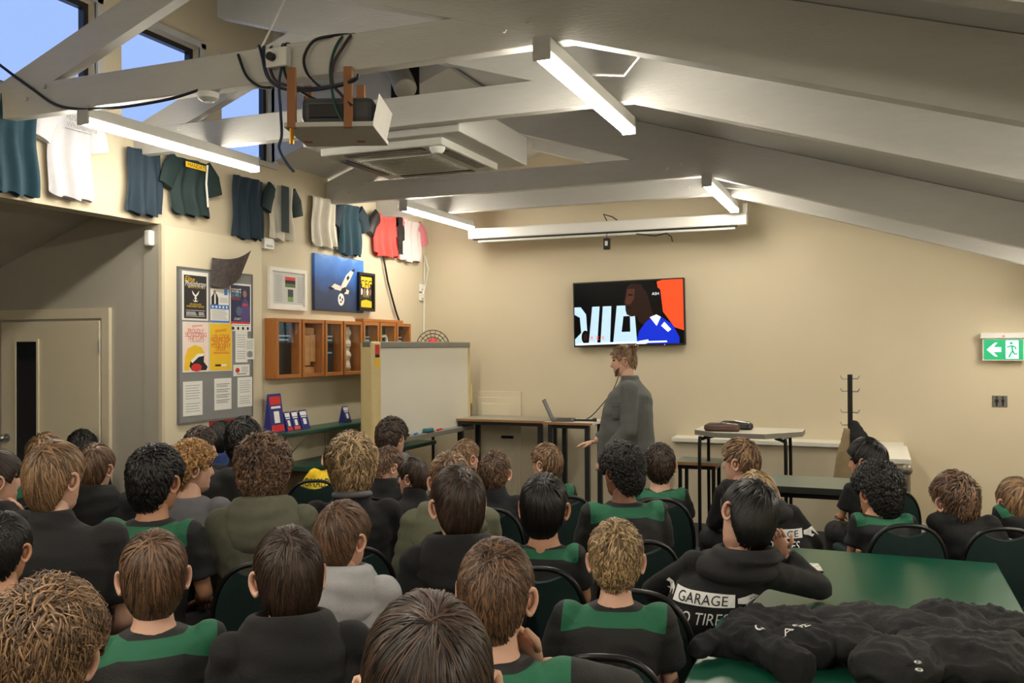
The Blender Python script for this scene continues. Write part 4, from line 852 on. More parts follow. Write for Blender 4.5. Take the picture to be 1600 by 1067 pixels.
HC = {'black':((.03,.028,.03),(.11,.095,.09)),'dark':((.09,.065,.05),(.31,.23,.18)),'brown':((.17,.12,.085),(.52,.39,.29)),'sandy':((.26,.19,.13),(.66,.52,.38)),'blond':((.34,.26,.17),(.82,.70,.52)),'gold':((.38,.25,.12),(.84,.65,.40))}
def cloth(name, c, rough=.85):
    if 'cloth_'+name in MATS: return MATS['cloth_'+name]
    m = mat('cloth_'+name, c, rough, var=.08, scale=30, bump=.25, bscale=160); nt = m.node_tree; b = nt.nodes['Principled BSDF']
    old = b.inputs['Normal'].links[0].from_node        # fine weave, then soft folds under it
    tc = nt.nodes.new('ShaderNodeTexCoord'); mp = nt.nodes.new('ShaderNodeMapping'); mp.inputs['Scale'].default_value = (1, 1, 1.7); nt.links.new(tc.outputs['Object'], mp.inputs[0])
    n = nt.nodes.new('ShaderNodeTexNoise'); n.noise_type = 'RIDGED_MULTIFRACTAL'; n.inputs['Scale'].default_value = 5; n.inputs['Detail'].default_value = 2; n.inputs['Distortion'].default_value = .6
    nt.links.new(mp.outputs[0], n.inputs[0]); bp = nt.nodes.new('ShaderNodeBump'); bp.inputs['Strength'].default_value = .55; bp.inputs['Distance'].default_value = .02
    nt.links.new(n.outputs[0], bp.inputs['Height']); nt.links.new(bp.outputs[0], old.inputs['Normal']); b.inputs['Sheen Weight'].default_value = .03; return m
def jersey_mat():
    if 'green_black_jersey' in MATS: return MATS['green_black_jersey']
    cloth('jersey_base', (.10,.10,.105), .7); m = MATS['cloth_jersey_base'].copy(); m.name = 'green_black_jersey'; MATS['green_black_jersey'] = m; nt = m.node_tree; b = nt.nodes['Principled BSDF']
    at_ = nt.nodes.new('ShaderNodeAttribute'); at_.attribute_name = 'yoke'
    gt_ = nt.nodes.new('ShaderNodeMath'); gt_.operation = 'GREATER_THAN'; gt_.inputs[1].default_value = 0; nt.links.new(at_.outputs['Fac'], gt_.inputs[0])
    mx = nt.nodes.new('ShaderNodeMix'); mx.data_type = 'RGBA'; mx.inputs[6].default_value = (*lin((.085,.085,.09)), 1); mx.inputs[7].default_value = (*lin((.11,.40,.28)), 1)
    nt.links.new(gt_.outputs[0], mx.inputs[0]); nt.links.new(mx.outputs[2], b.inputs['Base Color']); return m
# ------------------------------------------------------------------ head
def head_mesh(hs):
    """face +y, origin mid-head; returns verts, faces, face-region ids (0 skin 1 lips 2 brow 3 eye)"""
    nz_, na = 44, 48; V = []; zs = np.linspace(-.118, .1149, nz_)
    ip = lambda z, xs, ys: float(np.interp(z, xs, ys))
    for z in zs:
        hwid = ip(z, [-.118,-.11,-.09,-.06,-.02,.02,.05,.08,.10,.112,.1149], [.014,.030,.047,.058,.067,.071,.067,.053,.036,.016,.004])
        fr = ip(z, [-.118,-.11,-.095,-.08,-.07,-.06,-.05,-.03,0,.015,.03,.06,.085,.10,.112,.1149], [.055,.074,.082,.079,.083,.083,.082,.083,.083,.079,.085,.080,.062,.044,.016,.004])
        bk = ip(z, [-.118,-.10,-.07,-.03,.02,.05,.08,.10,.112,.1149], [.0,-.035,-.062,-.083,-.092,-.085,-.066,-.043,-.017,-.004])
        for j in range(na):
            a = 2*math.pi*j/na; sx, cy = math.sin(a), math.cos(a)
            x = hwid*math.copysign(abs(sx)**.9, sx); y = (fr if cy > 0 else -bk)*math.copysign(abs(cy)**.9, cy)
            if cy > 0:
                nose = math.exp(-(x/.011)**2)*ip(z, [-.052,-.045,-.036,-.022,.0,.02,.03], [0,.010,.026,.022,.012,.003,0])
                y += nose
                for s_ in (-1, 1): y -= .010*math.exp(-((x-s_*.032)/.016)**2-((z-.008)/.013)**2)
                y += .005*math.exp(-(x/.03)**2-((z-.028)/.008)**2) + .004*math.exp(-(x/.02)**2)*(math.exp(-((z+.063)/.005)**2)+math.exp(-((z+.074)/.005)**2)) - .004*math.exp(-(x/.022)**2-((z+.0685)/.0025)**2)
            V.append((x, y, z))
    Fc = []; mi = []
    for i in range(nz_-1):
        for j in range(na):
            Fc.append((i*na+j, i*na+(j+1) % na, (i+1)*na+(j+1) % na, (i+1)*na+j)[::-1])
            a = 2*math.pi*(j+.5)/na; z = (zs[i]+zs[i+1])/2; x = .07*math.sin(a); r = 0
            if math.cos(a) > .3:
                if abs(x) < .022 and -.078 < z < -.059: r = 1
                if .014 < abs(x) < .047 and .026 < z < .034: r = 2
            mi.append(r)
    Fc.append(tuple(range(na))); mi.append(0); Fc.append(tuple((nz_-1)*na+j for j in range(na-1, -1, -1))); mi.append(0)
    for s_ in (-1, 1):      # eyes and ears
        mb = MB(); mb.ell((s_*.031, .073, .008), (.0125,.009,.007), None, 10, 6); o = len(V); V += mb.v; Fc += [tuple(q+o for q in f) for f in mb.f]; mi += [3]*len(mb.f)
        mb = MB(); R_ = Matrix.Rotation(s_*-.55, 3, 'Z') @ Matrix.Rotation(-.15, 3, 'X'); c = Vector((s_*.0785, -.010, -.006))
        n_ = 16; rows = [(.55,-.004),(.8,.006),(1,.006),(1,.0),(.8,-.008)]
        ev = []
        for (rr_, dx) in rows:
            for q in range(n_):
                th = 2*math.pi*q/n_; lob = 1-.22*max(0, -math.sin(th))
                ev.append(c+R_ @ Vector((s_*(dx+.006), .020*rr_*math.cos(th)*lob, .033*rr_*math.sin(th))))
        o = len(V); V += [tuple(p) for p in ev]
        for i in range(len(rows)-1):
            for q in range(n_): Fc.append((o+i*n_+q, o+i*n_+(q+1) % n_, o+(i+1)*n_+(q+1) % n_, o+(i+1)*n_+q)); mi.append(0)
        Fc.append(tuple(o+q for q in range(n_))); mi.append(0); Fc.append(tuple(o+4*n_+q for q in range(n_))); mi.append(0)
    return np.array(V)*hs, Fc, mi
HEADV, HEADF, HEADM = head_mesh(1.0)
def hairline(a):
    a = abs(a); return np.interp(a, [0, .7, 1.0, 1.25, 1.45, 1.75, 2.0, 2.4, 3.1416], [.068, .064, .05, .005, .030, .030, -.03, -.072, -.080])
def hair(parent, hs, style, col, n, M4, fade=False, thick=.012, seed=0):
    rg = np.random.default_rng(seed); C0 = np.array([0, -.003, -.004]); E0 = np.array([.0775, .0985, .1195])
    L0, wlk, K = {'short':(.036,.0026,4),'straight':(.09,.0027,6),'long':(.13,.0028,7),'curly':(.07,.003,10),'wavy':(.10,.0029,9),'tousled':(.065,.0027,6)}[style]
    V = []; Fc = []
    # under-layer cap
    na, nr = 40, 14
    for i in range(nr+1):
        for j in range(na):
            a = -math.pi+2*math.pi*j/na; zl = float(hairline(a))+(.045*max(0, min(1, (abs(a)-1)/.5)) if fade else 0); u = np.clip((zl-C0[2])/E0[2], -1, 1); pm_ = math.acos(u); ph = pm_*i/nr
            k = 1.0+(thick*.3*min(1, (nr-i)/(3 if abs(a) < 1 else 9))+.0015)/.09
            V.append(C0+E0*k*np.array([math.sin(ph)*math.sin(a), math.sin(ph)*math.cos(a), math.cos(ph)]))
    for i in range(nr):
        for j in range(na): Fc.append((i*na+j, (i+1)*na+j, (i+1)*na+(j+1) % na, i*na+(j+1) % na))
    V = [tuple(p) for p in V]
    # locks
    d = rg.normal(size=(n*4, 3)); d /= np.linalg.norm(d, axis=1)[:, None]
    az = np.arctan2(d[:, 0], d[:, 1]); z = C0[2]+E0[2]*d[:, 2]; hl = hairline(az)
    d = d[z > hl+.002][:n]; n = len(d); az = np.arctan2(d[:, 0], d[:, 1]); zr = C0[2]+E0[2]*d[:, 2]
    cr_ = np.array([.12*rg.choice([-1, 1]), -.5, .85]); cr_ /= np.linalg.norm(cr_)
    low = np.clip((.05-zr)/.1, 0, 1)*(np.abs(az) > .9)       # sides and nape
    L = L0*rg.uniform(.7, 1.2, n)*(1-(.8 if fade else .45)*low)
    top_th = thick*(1-(.85 if fade else .35)*low)
    P = np.zeros((n, K, 3)); p = d.copy(); ph = rg.uniform(0, 6.28, n); rv = rg.uniform(.5, 1.15, n)
    jit = rg.normal(size=(n, 3))*{'short':.3,'straight':.2,'long':.1,'curly':.7,'wavy':.32,'tousled':.42}[style]
    for k in range(K):
        t = k/(K-1)
        zc_ = C0[2]+E0[2]*p[:, 2]; ac_ = np.abs(np.arctan2(p[:, 0], p[:, 1])); lw_ = np.clip((.062-zc_)/.07, 0, 1)*np.clip((ac_-.8)/.35, 0, 1)
        top_th = thick*(1-(.92 if fade else .68)*lw_)
        lift = top_th*(.32+.75*np.sqrt(t)*rv) + .002
        if style == 'curly': lift = lift*1.0+.007*np.sin(ph+t*9)+.003
        if style in ('wavy','tousled'): lift = lift+(.007 if style == 'wavy' else .004)*np.sin(ph+t*7)
        P[:, k] = C0+p*E0+p*lift[:, None]
        f = p-cr_; f = f+np.array([0, .15, -.35]); f = f+jit
        if style in ('curly', 'wavy'):
            sd_ = np.cross(p, f); f = f+sd_*(np.sin(ph*2+t*(9 if style == 'curly' else 6))*(1.3 if style == 'curly' else .95))[:, None]
        f = f-p*np.sum(f*p, axis=1)[:, None]; f /= np.linalg.norm(f, axis=1)[:, None]+1e-9
        p = p+f*(L/(K-1)/.098)[:, None]; p /= np.linalg.norm(p, axis=1)[:, None]
        # keep the face clear
        a2 = np.arctan2(p[:, 0], p[:, 1]); zmin = hairline(a2)-np.where(np.abs(a2) < 1.0, .022, .016); zz = C0[2]+E0[2]*p[:, 2]
        fix = zz < zmin; p[fix, 2] = ((zmin-C0[2])/E0[2])[fix]; p /= np.linalg.norm(p, axis=1)[:, None]
    T = np.gradient(P, axis=1); T /= np.linalg.norm(T, axis=2)[..., None]+1e-9
    Nn = (P-C0)/E0; Nn /= np.linalg.norm(Nn, axis=2)[..., None]; Sd = np.cross(T, Nn)
    tt = np.linspace(0, 1, K); wd = (wlk*(1-.85*tt**2.2))[None, :, None]*rg.uniform(.7, 1.4, (n, 1, 1))
    wd = wd*(.6 if n > 5000 else .8 if n > 3000 else 1.05 if n > 1500 else 1.45)
    A = P+Sd*wd; B = P-Sd*wd; Cc = P+Nn*wd*.8
    o = len(V); arr = np.stack([A, Cc, B], axis=2).reshape(-1, 3); V += [tuple(q) for q in arr]
    for q in range(n):
        b0 = o+q*K*3
        for k in range(K-1):
            c0 = b0+k*3
            Fc += [(c0, c0+1, c0+4, c0+3), (c0+1, c0+2, c0+5, c0+4)]
    V = np.array(V)*hs; V = V @ np.array(M4.to_3x3()).T + np.array(M4.translation)
    return np_obj('hair', V, Fc, [hairm('hair_'+col, *HC[col])], parent)
def hand_parts(mb, wrist, d, up, s, m, side=1, curl=.5):
    """palm, four fingers and a thumb leaving the side of the palm"""
    d = Vector(d).normalized(); up = Vector(up); up = (up-d*up.dot(d)).normalized(); lat = d.cross(up)*side; w_ = Vector(wrist)
    rot = Matrix((lat, d, up)).transposed()
    mb.ell(w_+d*.045*s, (.040*s, .055*s, .016*s), m, 12, 8, rot)
    for i, (o_, L) in enumerate(((-.03,.062),(-.010,.072),(.010,.068),(.029,.054))):
        b_ = w_+d*.085*s+lat*o_*s; P = [b_]; dd = d.copy(); u_ = up.copy()
        for k in range(3):
            dd = (dd-up*curl*(.35+.25*k)).normalized(); P.append(P[-1]+dd*L*s*(.42,.32,.26)[k])
        mb.tube(P, [.009*s, .0085*s, .0078*s, .006*s], m, 8)
    b_ = w_+d*.03*s-lat*.03*s; mb.tube([b_, b_+(d*.6-lat*.7-up*.2)*.04*s, b_+(d*1.1-lat*.7-up*.4)*.062*s], [.012*s,.0105*s,.008*s], m, 8)
PEOPLE = []
def torso_rings(s, z0, lean, extra=0, sidelean=0):
    """spine rings from the seat to the base of the neck, scaled by s"""
    R_ = []
    for (z, hx, hy, cy) in ((0,.165,.13,.0),(.08,.168,.125,.0),(.2,.148,.105,-.005),(.32,.158,.112,-.01),(.43,.175,.115,-.012),(.50,.178,.10,-.012),(.545,.150,.078,-.010),(.575,.095,.062,-.004),(.60,.06,.055,.0)):
        R_.append((sidelean*(z/.6)**1.5, cy*s+lean*(z/.6)**1.5, z0+z*s, hx*s+extra, hy*s+extra))
    return R_
def person(pid, u, vt, w, D, yaw, style, col, top, desc, skn='fair', byaw=None, fade=False, thick=None, lean=.05, tilt=0, nod=0, bs=0, pose=None, wears=None, hs=None, chairlabel=None, short=False, n=None, has_chair=True, drop=0, hoodk=1):
    top_p = at(u, vt, D); phi = math.atan2(top_p.x, top_p.y)
    byaw = yaw*.35 if byaw is None else byaw
    fa = phi+math.radians(yaw); ba = phi+math.radians(byaw)     # facing angles from +Y to the right
    thick = thick if thick is not None else {'short':.010,'straight':.016,'long':.016,'curly':.034,'wavy':.026,'tousled':.022}[style]
    yr = math.radians(yaw); nom = math.hypot(.150*math.cos(yr), .19*math.sin(yr))
    wm = w*D/F_PX
    hs = hs or min(1.28, max(.92, (wm-2*thick)/nom)); 
    ztop = top_p.z; zhead = ztop-thick*.9-.115*hs          # head centre
    seat = .46; s = (zhead+drop-.118*hs+.022-seat)/.60; s = max(.78, min(1.25, s))
    nb = seat+.60*s                                       # base of neck
    hy = lean+.03                                         # head centre forward of hips
    Rb = Matrix.Rotation(-ba, 3, 'Z'); off = Rb @ Vector((-bs, hy, 0))
    base = Vector((top_p.x, top_p.y, 0))-off
    t = empty('person', base, -ba, desc, 'person', None)
    far = D > 4.4; vox = .016 if far else .012
    sk_ = skinm(skn)
    hx = -bs; hc = Vector((hx, hy, zhead))
    rel = math.radians(yaw-byaw)
    HM = Matrix.Translation(hc) @ Matrix.Rotation(-rel, 4, 'Z') @ Matrix.Rotation(math.radians(tilt), 4, 'Y') @ Matrix.Rotation(math.radians(-nod), 4, 'X')
    sh_z = seat+.515*s; shx = .168*s
    # --- arm pose: shoulder, elbow, wrist for each side
    arms = {}
    for sd in (-1, 1):
        arms[sd] = [Vector((sd*shx+hx*.8, lean*.8-.01, sh_z)), Vector((sd*(shx+.055)+hx*.4, lean*.5+.05, seat+.26*s)), Vector((sd*.11, .30, seat+.17)), Vector((-sd*.25, .9, -.25)), Vector((0, 0, 1)), .5]
    if pose: pose(arms, dict(s=s, seat=seat, shz=sh_z, shx=shx, hc=hc, lean=lean, hs=hs, base=base, Rb=Rb, HM=HM))
    knee = [Vector((sd*.115, .40, .50)) for sd in (-1, 1)]
    # --- body: trunk, neck, arms, legs fused; head and hands joined on
    mb = MB(); mb.rings(torso_rings(s*.94, seat, lean, 0, hx), sk_, 16)
    neck_top = HM @ Vector((0, -.018, -.05))
    mb.tube([(hx*.9, lean*.95-.005, nb-.06), (hx, lean+.005, nb+.0), neck_top], [.062*hs, .052*hs, .052*hs], sk_, 14)
    for sd in (-1, 1):
        a = arms[sd]; mb.tube([a[0], a[1]], [.045*s, .037*s], sk_, 10); mb.tube([a[1], a[1]*.6+a[2]*.4, a[2]], [.038*s, .038*s, .025*s], sk_, 10); mb.ell(a[0], (.05*s,)*3, sk_, 10, 6); mb.ell(a[1], (.037*s,)*3, sk_, 10, 6)
        i = (sd+1)//2; hip = Vector((sd*.085, .02, .545)); an = Vector((sd*.12, .33, .09))
        mb.tube([hip, knee[i]], [.078, .055], sk_, 12); mb.ell(knee[i], (.055,)*3, sk_, 10, 6); mb.tube([knee[i], knee[i]*.65+an*.35+Vector((0,-.012,0)), an], [.052,.05,.034], sk_, 10); mb.ell(an+Vector((0,.06,-.05)), (.04,.11,.035), sk_, 10, 6)
    V, Fc = fuse(mb, .021, 3); mi = [0]*len(Fc)
    V = list(V); hv = HEADV*hs; hv = hv @ np.array(HM.to_3x3()).T+np.array(HM.translation); o = len(V); V += list(hv); Fc += [tuple(q+o for q in f) for f in HEADF]; mi += HEADM
    mb = MB()
    for sd in (-1, 1): a = arms[sd]; hand_parts(mb, a[2], a[3], a[4], .95*s, sk_, sd, a[5])
    o = len(V); V += [np.array(p[:]) for p in mb.v]; Fc += [tuple(q+o for q in f) for f in mb.f]; mi += [0]*len(mb.f)
    brow = hairm('hair_'+col, *HC[col])
    body = np_obj('body', V, Fc, [sk_, mat('lips', (.66,.38,.34), .5), brow, mat('eye_dark', (.12,.09,.08), .2)], t, mi)
    hair(t, hs, style, col, n or (4000 if D < 2.7 else 2200 if D < 3.8 else 1250 if D < 5 else 750), HM, fade, thick, pid)
    # --- clothes
    kind, cm = top
    ex = {'jersey':.012,'tee':.012,'hoodie':.024,'jacket':.022,'puffer':.042,'polo':.014}[kind]
    mb = MB(); Rg = torso_rings(s, seat-.02, lean, ex, hx); 
    Rg = Rg[:-1] + [(Rg[-1][0], Rg[-1][1], Rg[-1][2]-.012, .066*hs, .062*hs)]
    mb.rings(Rg, cm, 24)
    slen = 1.0 if kind in ('hoodie','jacket','puffer') else .55
    for sd in (-1, 1):
        a = arms[sd]; rr_ = ex*.75
        mb.ell(a[0], (.056*s+rr_, .056*s+rr_, .052*s+rr_), cm, 12, 8)
        if slen < 1:
            e_ = a[0].lerp(a[1], .74); mb.tube([a[0], e_], [.053*s+rr_, .052*s+rr_+.006], cm, 14)
        else:
            mb.tube([a[0], a[1]], [.05*s+rr_, .044*s+rr_], cm, 12); mb.ell(a[1], (.044*s+rr_,)*3, cm, 10, 6); mb.tube([a[1], a[2].lerp(a[1], .06)], [.044*s+rr_, .032*s+rr_*.8], cm, 12)
    nbv = Vector((0, lean, nb))
    if kind in ('jacket', 'polo'):
        h_ = .05 if kind == 'jacket' else .025
        mb.tube([(hx*.95, lean-.004, nb-.04), (hx, lean+.0, nb+h_-.01)], [.08*hs, .066*hs], cm, 16)
    V, Fc = fuse(mb, vox, 3)
    out = np.array(V, dtype=float); seedv = Vector((pid*3.1, pid*1.7, 0))
    for q in range(len(out)):
        p = Vector(out[q]); wv = noise.noise_vector(p*5+seedv)*.05; a_ = noise.noise(p*6+seedv)*.6+(.45-1.6*abs(noise.noise(Vector(((p.x+wv.x)*8, (p.y+wv.y)*8, (p.z+wv.z)*13))+seedv)))
        k = .010 if kind != 'puffer' else .005
        dv = Vector((p.x, p.y-lean, 0)); dv = dv.normalized() if dv.length > .01 else Vector((0, 0, 1))
        if kind == 'puffer': a_ += 1.6*(abs(math.sin(p.z*42))-.5)
        out[q] = p+dv*a_*k
    g = np_obj({'hoodie':'hoodie','jersey':'jersey','tee':'tee_shirt','jacket':'jacket','puffer':'puffer_jacket','polo':'polo_shirt'}[kind], out, Fc, [cm], t)
    if kind in ('hoodie', 'puffer'):      # hood lying on the back, its rim round the neck
        f = 1.0 if kind == 'hoodie' else 1.18; na = 40; HV = []; HF = []
        prof = ((.066,0,-.045,0),(.070,0,-.01,.006),(.082,.004,.014,.022),(.100,.012,.006,.020),(.114,.026,-.02,-.005),(.122,.040,-.045,-.05),(.122,.046,-.06,-.095),(.112,.036,-.07,-.135),(.085,.01,-.075,-.15))
        PA = np.array(prof); tq = np.linspace(0, 8, 29); prof = [tuple(float(np.interp(x, range(9), PA[:, c])) for c in range(4)) for x in tq]
        for i_, (r_, rb, z_, zb2) in enumerate(prof):
            for q in range(na):
                a = 2*math.pi*q/na; b = ((1-math.cos(a))/2)**1.3; rr_ = (r_*.96+rb*b)*f*hs; zz = nb+(z_+zb2*b*hoodk)*s*f
                if i_ > 8:
                    e_ = min(1, (i_-8)/5)*min(1, (28-i_)/4); rr_ += e_*(.012*noise.noise(Vector((math.sin(a)*2.2, math.cos(a)*2.2, zz*9))+seedv)+.0045*math.sin(zz*85+2.2*math.sin(a*1.5+pid)+pid)*b-.008*math.exp(-((a-math.pi)/.08)**2))
                    if kind == 'puffer': rr_ += .010*abs(math.sin(zz*40))
                HV.append((hx*(.9 if i_ > 14 else 1)+rr_*1.04*math.sin(a), lean-.004+rr_*math.cos(a)*(1 if b < .5 else .98), zz))
        for i_ in range(len(prof)-1):
            for q in range(na): HF.append((i_*na+q, i_*na+(q+1) % na, (i_+1)*na+(q+1) % na, (i_+1)*na+q)[::-1])
        np_obj('hood', HV, HF, [cm], t)
    if kind == 'jersey':
        at_ = g.data.attributes.new('yoke', 'FLOAT', 'POINT')
        yz = sh_z-.012*s; ax = np.abs(out[:, 0]-hx*np.clip((out[:, 2]-seat)/(.6*s), 0, 1)**1.5)
        y1_ = np.minimum(out[:, 2]-(yz-.35*np.clip(ax-.09, 0, 1)-.25*np.clip(out[:, 1]-lean, 0, 1)), (shx+.022)-ax); rn = np.hypot(out[:, 0]-hx, out[:, 1]-lean)
        y1_ = np.minimum(y1_, np.maximum(rn-.088*hs, nb-.05*s-out[:, 2]))
        at_.data.foreach_set('value', y1_.astype('f'))
    # --- trousers or shorts, socks and shoes
    tm = cloth('black_trousers', (.09,.09,.10)); mb = MB(); mb.rings([(0,.0,.45,.17,.14),(0,.0,.50,.185*min(1.1,s),.145),(0,0,.60,.17*s,.125*s)], tm, 18)
    for i, sd in enumerate((-1, 1)):
        hip = Vector((sd*.085, .02, .545)); e_ = hip.lerp(knee[i], .86 if short else 1)
        mb.tube([hip, e_], [.092, .076], tm, 14)
        if not short: an = Vector((sd*.12, .33, .12)); mb.ell(knee[i], (.07,)*3, tm, 10, 6); mb.tube([knee[i], an], [.068, .055], tm, 12)
    V, Fc = fuse(mb, .018, 2); np_obj('shorts' if short else 'trousers', V, Fc, [tm], t)
    for sd in (-1, 1):
        mb = MB(); mb.rings([(sd*.12,.40,0,.048,.145),(sd*.12,.40,.03,.05,.148),(sd*.12,.39,.07,.042,.125),(sd*.12,.34,.10,.04,.06)], mat('shoe_dark', (.10,.10,.11), .6), 16, 2.6); mb.obj('shoe', t, True)
    if not has_chair:
        cb = base; st = empty('stool', (cb.x, cb.y, 0), 0, 'black padded stool under the boy with '+' '.join(desc.replace('seated boy with ', '').split()[:8]), 'stool')
        mb = MB(); mb.rings([(0,0,.41,.16,.16),(0,0,.43,.17,.17),(0,0,.455,.165,.165),(0,0,.462,.12,.12)], black, 24); mb.obj('seat', st, True)
        for q in range(4): MB().tube([(.11*math.cos(q*1.57+.78), .11*math.sin(q*1.57+.78), .42), (.19*math.cos(q*1.57+.78), .19*math.sin(q*1.57+.78), 0)], .011, frame_b, 8).obj('leg', st, True)
    if has_chair:
        cb = base+Rb @ Vector((0, -.02, 0)); chair((cb.x, cb.y, 0), -ba, 'green banquet chair of the boy with '+' '.join(desc.replace('seated boy with ', '').split()[:8]).rstrip(','))
    P = dict(hx=hx, root=t, top=g, body=body, s=s, nb=nb, lean=lean, shz=sh_z, HM=HM, arms=arms); PEOPLE.append((pid, P)); return P
def back_print(P, fn, m, z, name='print', x=0, bow=0):
    """lettering pressed onto the back of a garment"""
    g = P['top']; bv = BVHTree.FromPolygons([v.co[:] for v in g.data.vertices], [tuple(p.vertices) for p in g.data.polygons])
    mb = MB(); fn(mb); out = []
    for (a, b, c) in mb.v:
        h = bv.ray_cast(Vector((a+x, -1, z+c-bow*a*a)), Vector((0, 1, 0))); y = h[0].y if h[0] else -.12
        out.append((a+x, y-.008+b, z+c-bow*a*a))
    o = np_obj(name, out, mb.f, mb.mats, P['root'], mb.m, False); return o
def wrench(mb, cx, cz, s, m, flip=1):
    P = [(-.2,.5),(-.9,.8),(-1.3,.4),(-.75,.3),(-.75,-.3),(-1.3,-.4),(-.9,-.8),(-.2,-.5),(.6,-.3),(.6,.3)]
    mb.poly([(cx+flip*a*s, cz+b*s) for a, b in (P if flip > 0 else P[::-1])], m, 0)
JM = jersey_mat(); blackh = cloth('black_hoodie', (.06,.06,.068)); navyj = cloth('navy_jacket', (.07,.08,.11)); greyh = cloth('light_grey_hoodie', (.66,.66,.67)); midg = cloth('mid_grey_sweater', (.42,.42,.44))
olive = cloth('olive_hoodie', (.36,.36,.30)); olivep = cloth('olive_puffer', (.40,.41,.33)); blackt = cloth('black_tee', (.08,.08,.085)); bluej = cloth('blue_jacket', (.13,.22,.42)); yelj = cloth('yellow_jersey', (.95,.80,.10), .6); blackp = cloth('black_polo', (.10,.10,.105))
J = ('jersey', JM); BH = ('hoodie', blackh); BJ = ('jacket', blackh)
def chin_hand(side, dx=.0, out=.10):
    def f(arms, k):
        hc, hs = k['hc'], k['hs']; ch = k['HM'] @ Vector((side*.03, .06, -.115)); fw_ = k['HM'].to_3x3() @ Vector((0, 1, 0))
        w_ = ch+Vector((side*.045+dx, .0, -.075)); a = arms[side]
        a[1] = Vector((side*(k['shx']+out), (.22 if out < .2 else .20)+k['lean'], k['shz']-(.24 if out < .2 else .13))); a[2] = w_; a[3] = (ch-w_)+Vector((-side*.01,.0,.02)); a[4] = Vector((side*.6, .6, 0)); a[5] = .9
    return f
S = 'seated boy with '
person(1, 70, 905, 188, 1.75, 25, 'wavy', 'sandy', BH, S+'a big mop of messy dark-blond curls, closest to the lens' if False else S+'a big mop of loose dark-blond curls and a black hoodie', thick=.034, n=5500, lean=.04, byaw=5)
person(2, 4, 800, 88, 3.0, 30, 'short', 'black', J, S+'cropped black hair beside the mop of dark-blond curls', 'tan', thick=.014)
person(3, 240, 828, 102, 2.75, 0, 'straight', 'brown', J, S+'straight light-brown hair and both ears showing above a green yoke', bs=-.03)
P4 = person(4, 450, 823, 110, 2.65, -12, 'straight', 'dark', BH, S+'thick dark-brown hair and black hoodie in front of grey hoodie boy', bs=.03)
person(5, 535, 782, 90, 3.36, 38, 'straight', 'brown', ('hoodie', greyh), S+'brown hair and a light grey hoodie')
person(6, 668, 928, 212, 1.5, 0, 'long', 'dark', BH, S+'long smooth very dark hair parted at the crown', n=6500, thick=.014, lean=.04)
person(7, 775, 842, 122, 2.35, 18, 'short', 'brown', J, S+'short brown hair resting his chin on his right hand', pose=chin_hand(1, .02, .23), n=5000, thick=.013)
person(8, 962, 812, 90, 3.1, 0, 'tousled', 'blond', J, S+'tousled blond top and clipped back and sides', fade=True, thick=.02, bs=-.04)
person(9, 715, 728, 88, 3.7, -18, 'straight', 'dark', BH, S+'smooth brown hair and black hoodie before the olive puffer jacket')
person(10, 850, 740, 78, 4.2, 12, 'straight', 'black', J, S+'smooth black hair and a long bare neck above a green yoke', 'tan')
person(11, 243, 695, 90, 4.1, 35, 'tousled', 'black', J, S+'wavy black hair in a green and black jersey and shorts', 'tan', byaw=28, short=True)
person(12, 300, 688, 74, 4.75, 72, 'curly', 'gold', ('tee', midg), S+'golden curls in profile and a mid grey sweater', thick=.022, byaw=30)
person(13, 85, 688, 92, 3.5, 42, 'straight', 'sandy', ('polo', blackp), S+'straight honey-brown hair and a plain black polo shirt', byaw=15)
person(14, 148, 692, 60, 4.95, 32, 'straight', 'brown', BH, S+'brown side-swept hair and black hoodie near the alcove door')
person(15, 70, 676, 60, 5.75, 20, 'straight', 'sandy', J, S+'light brown hair mostly hidden behind the honey-brown haired boy')
person(16, 128, 671, 50, 6.8, 10, 'short', 'black', BH, S+'round black hair right in front of the alcove door', thick=.018)
person(17, -8, 702, 80, 4.4, 70, 'straight', 'dark', BH, S+'dark hair holding a hand to his mouth beside the black polo boy', pose=chin_hand(1, .03, .05), byaw=35)
person(18, 313, 665, 54, 5.5, 60, 'short', 'dark', BJ, S+'short wiry dark hair below the noticeboard', thick=.016)
person(19, 346, 658, 48, 6.95, 45, 'straight', 'black', ('jacket', bluej), S+'black hair and a blue jacket below the noticeboard')
person(20, 380, 652, 56, 6.3, 25, 'wavy', 'black', ('jacket', navyj), S+'wavy black hair and a dark navy jacket below the noticeboard', thick=.02)
person(21, 411, 680, 87, 4.3, 5, 'curly', 'brown', ('hoodie', olive), S+'tight brown curls and an olive hoodie', thick=.038, n=1500)
P22 = person(22, 528, 686, 56, 6.8, 10, 'short', 'dark', ('tee', yelj), S+'a bright yellow football jersey', thick=.012, bs=-.14, drop=.10, nod=25, lean=.10)
P23 = person(23, 550, 677, 80, 4.6, 0, 'wavy', 'blond', ('jacket', blackh), S+'streaky blond waves and a black jacket with grey collar', thick=.034, n=1700)
person(24, 604, 697, 52, 6.0, 48, 'short', 'brown', BJ, S+'brown hair shaved at the nape looking down', fade=True, thick=.018, nod=18)
person(25, 612, 652, 50, 6.9, 42, 'wavy', 'dark', ('hoodie', midg), S+'wavy dark hair and grey hood in front of the whiteboard', thick=.018)
person(26, 645, 713, 50, 5.1, -58, 'straight', 'dark', BJ, S+'dark brown hair turned to show his left ear', thick=.014)
person(27, 702, 706, 66, 4.5, -12, 'short', 'sandy', ('puffer', olivep), S+'short sandy hair and an olive quilted puffer jacket', thick=.018)
person(28, 728, 686, 46, 6.25, 50, 'short', 'sandy', BJ, S+'short sandy hair clipped at the sides before the tall tables', fade=True)
person(29, 773, 704, 50, 5.6, 16, 'tousled', 'brown', ('jacket', navyj), S+'crinkly brown hair and a dark navy jacket', thick=.014)
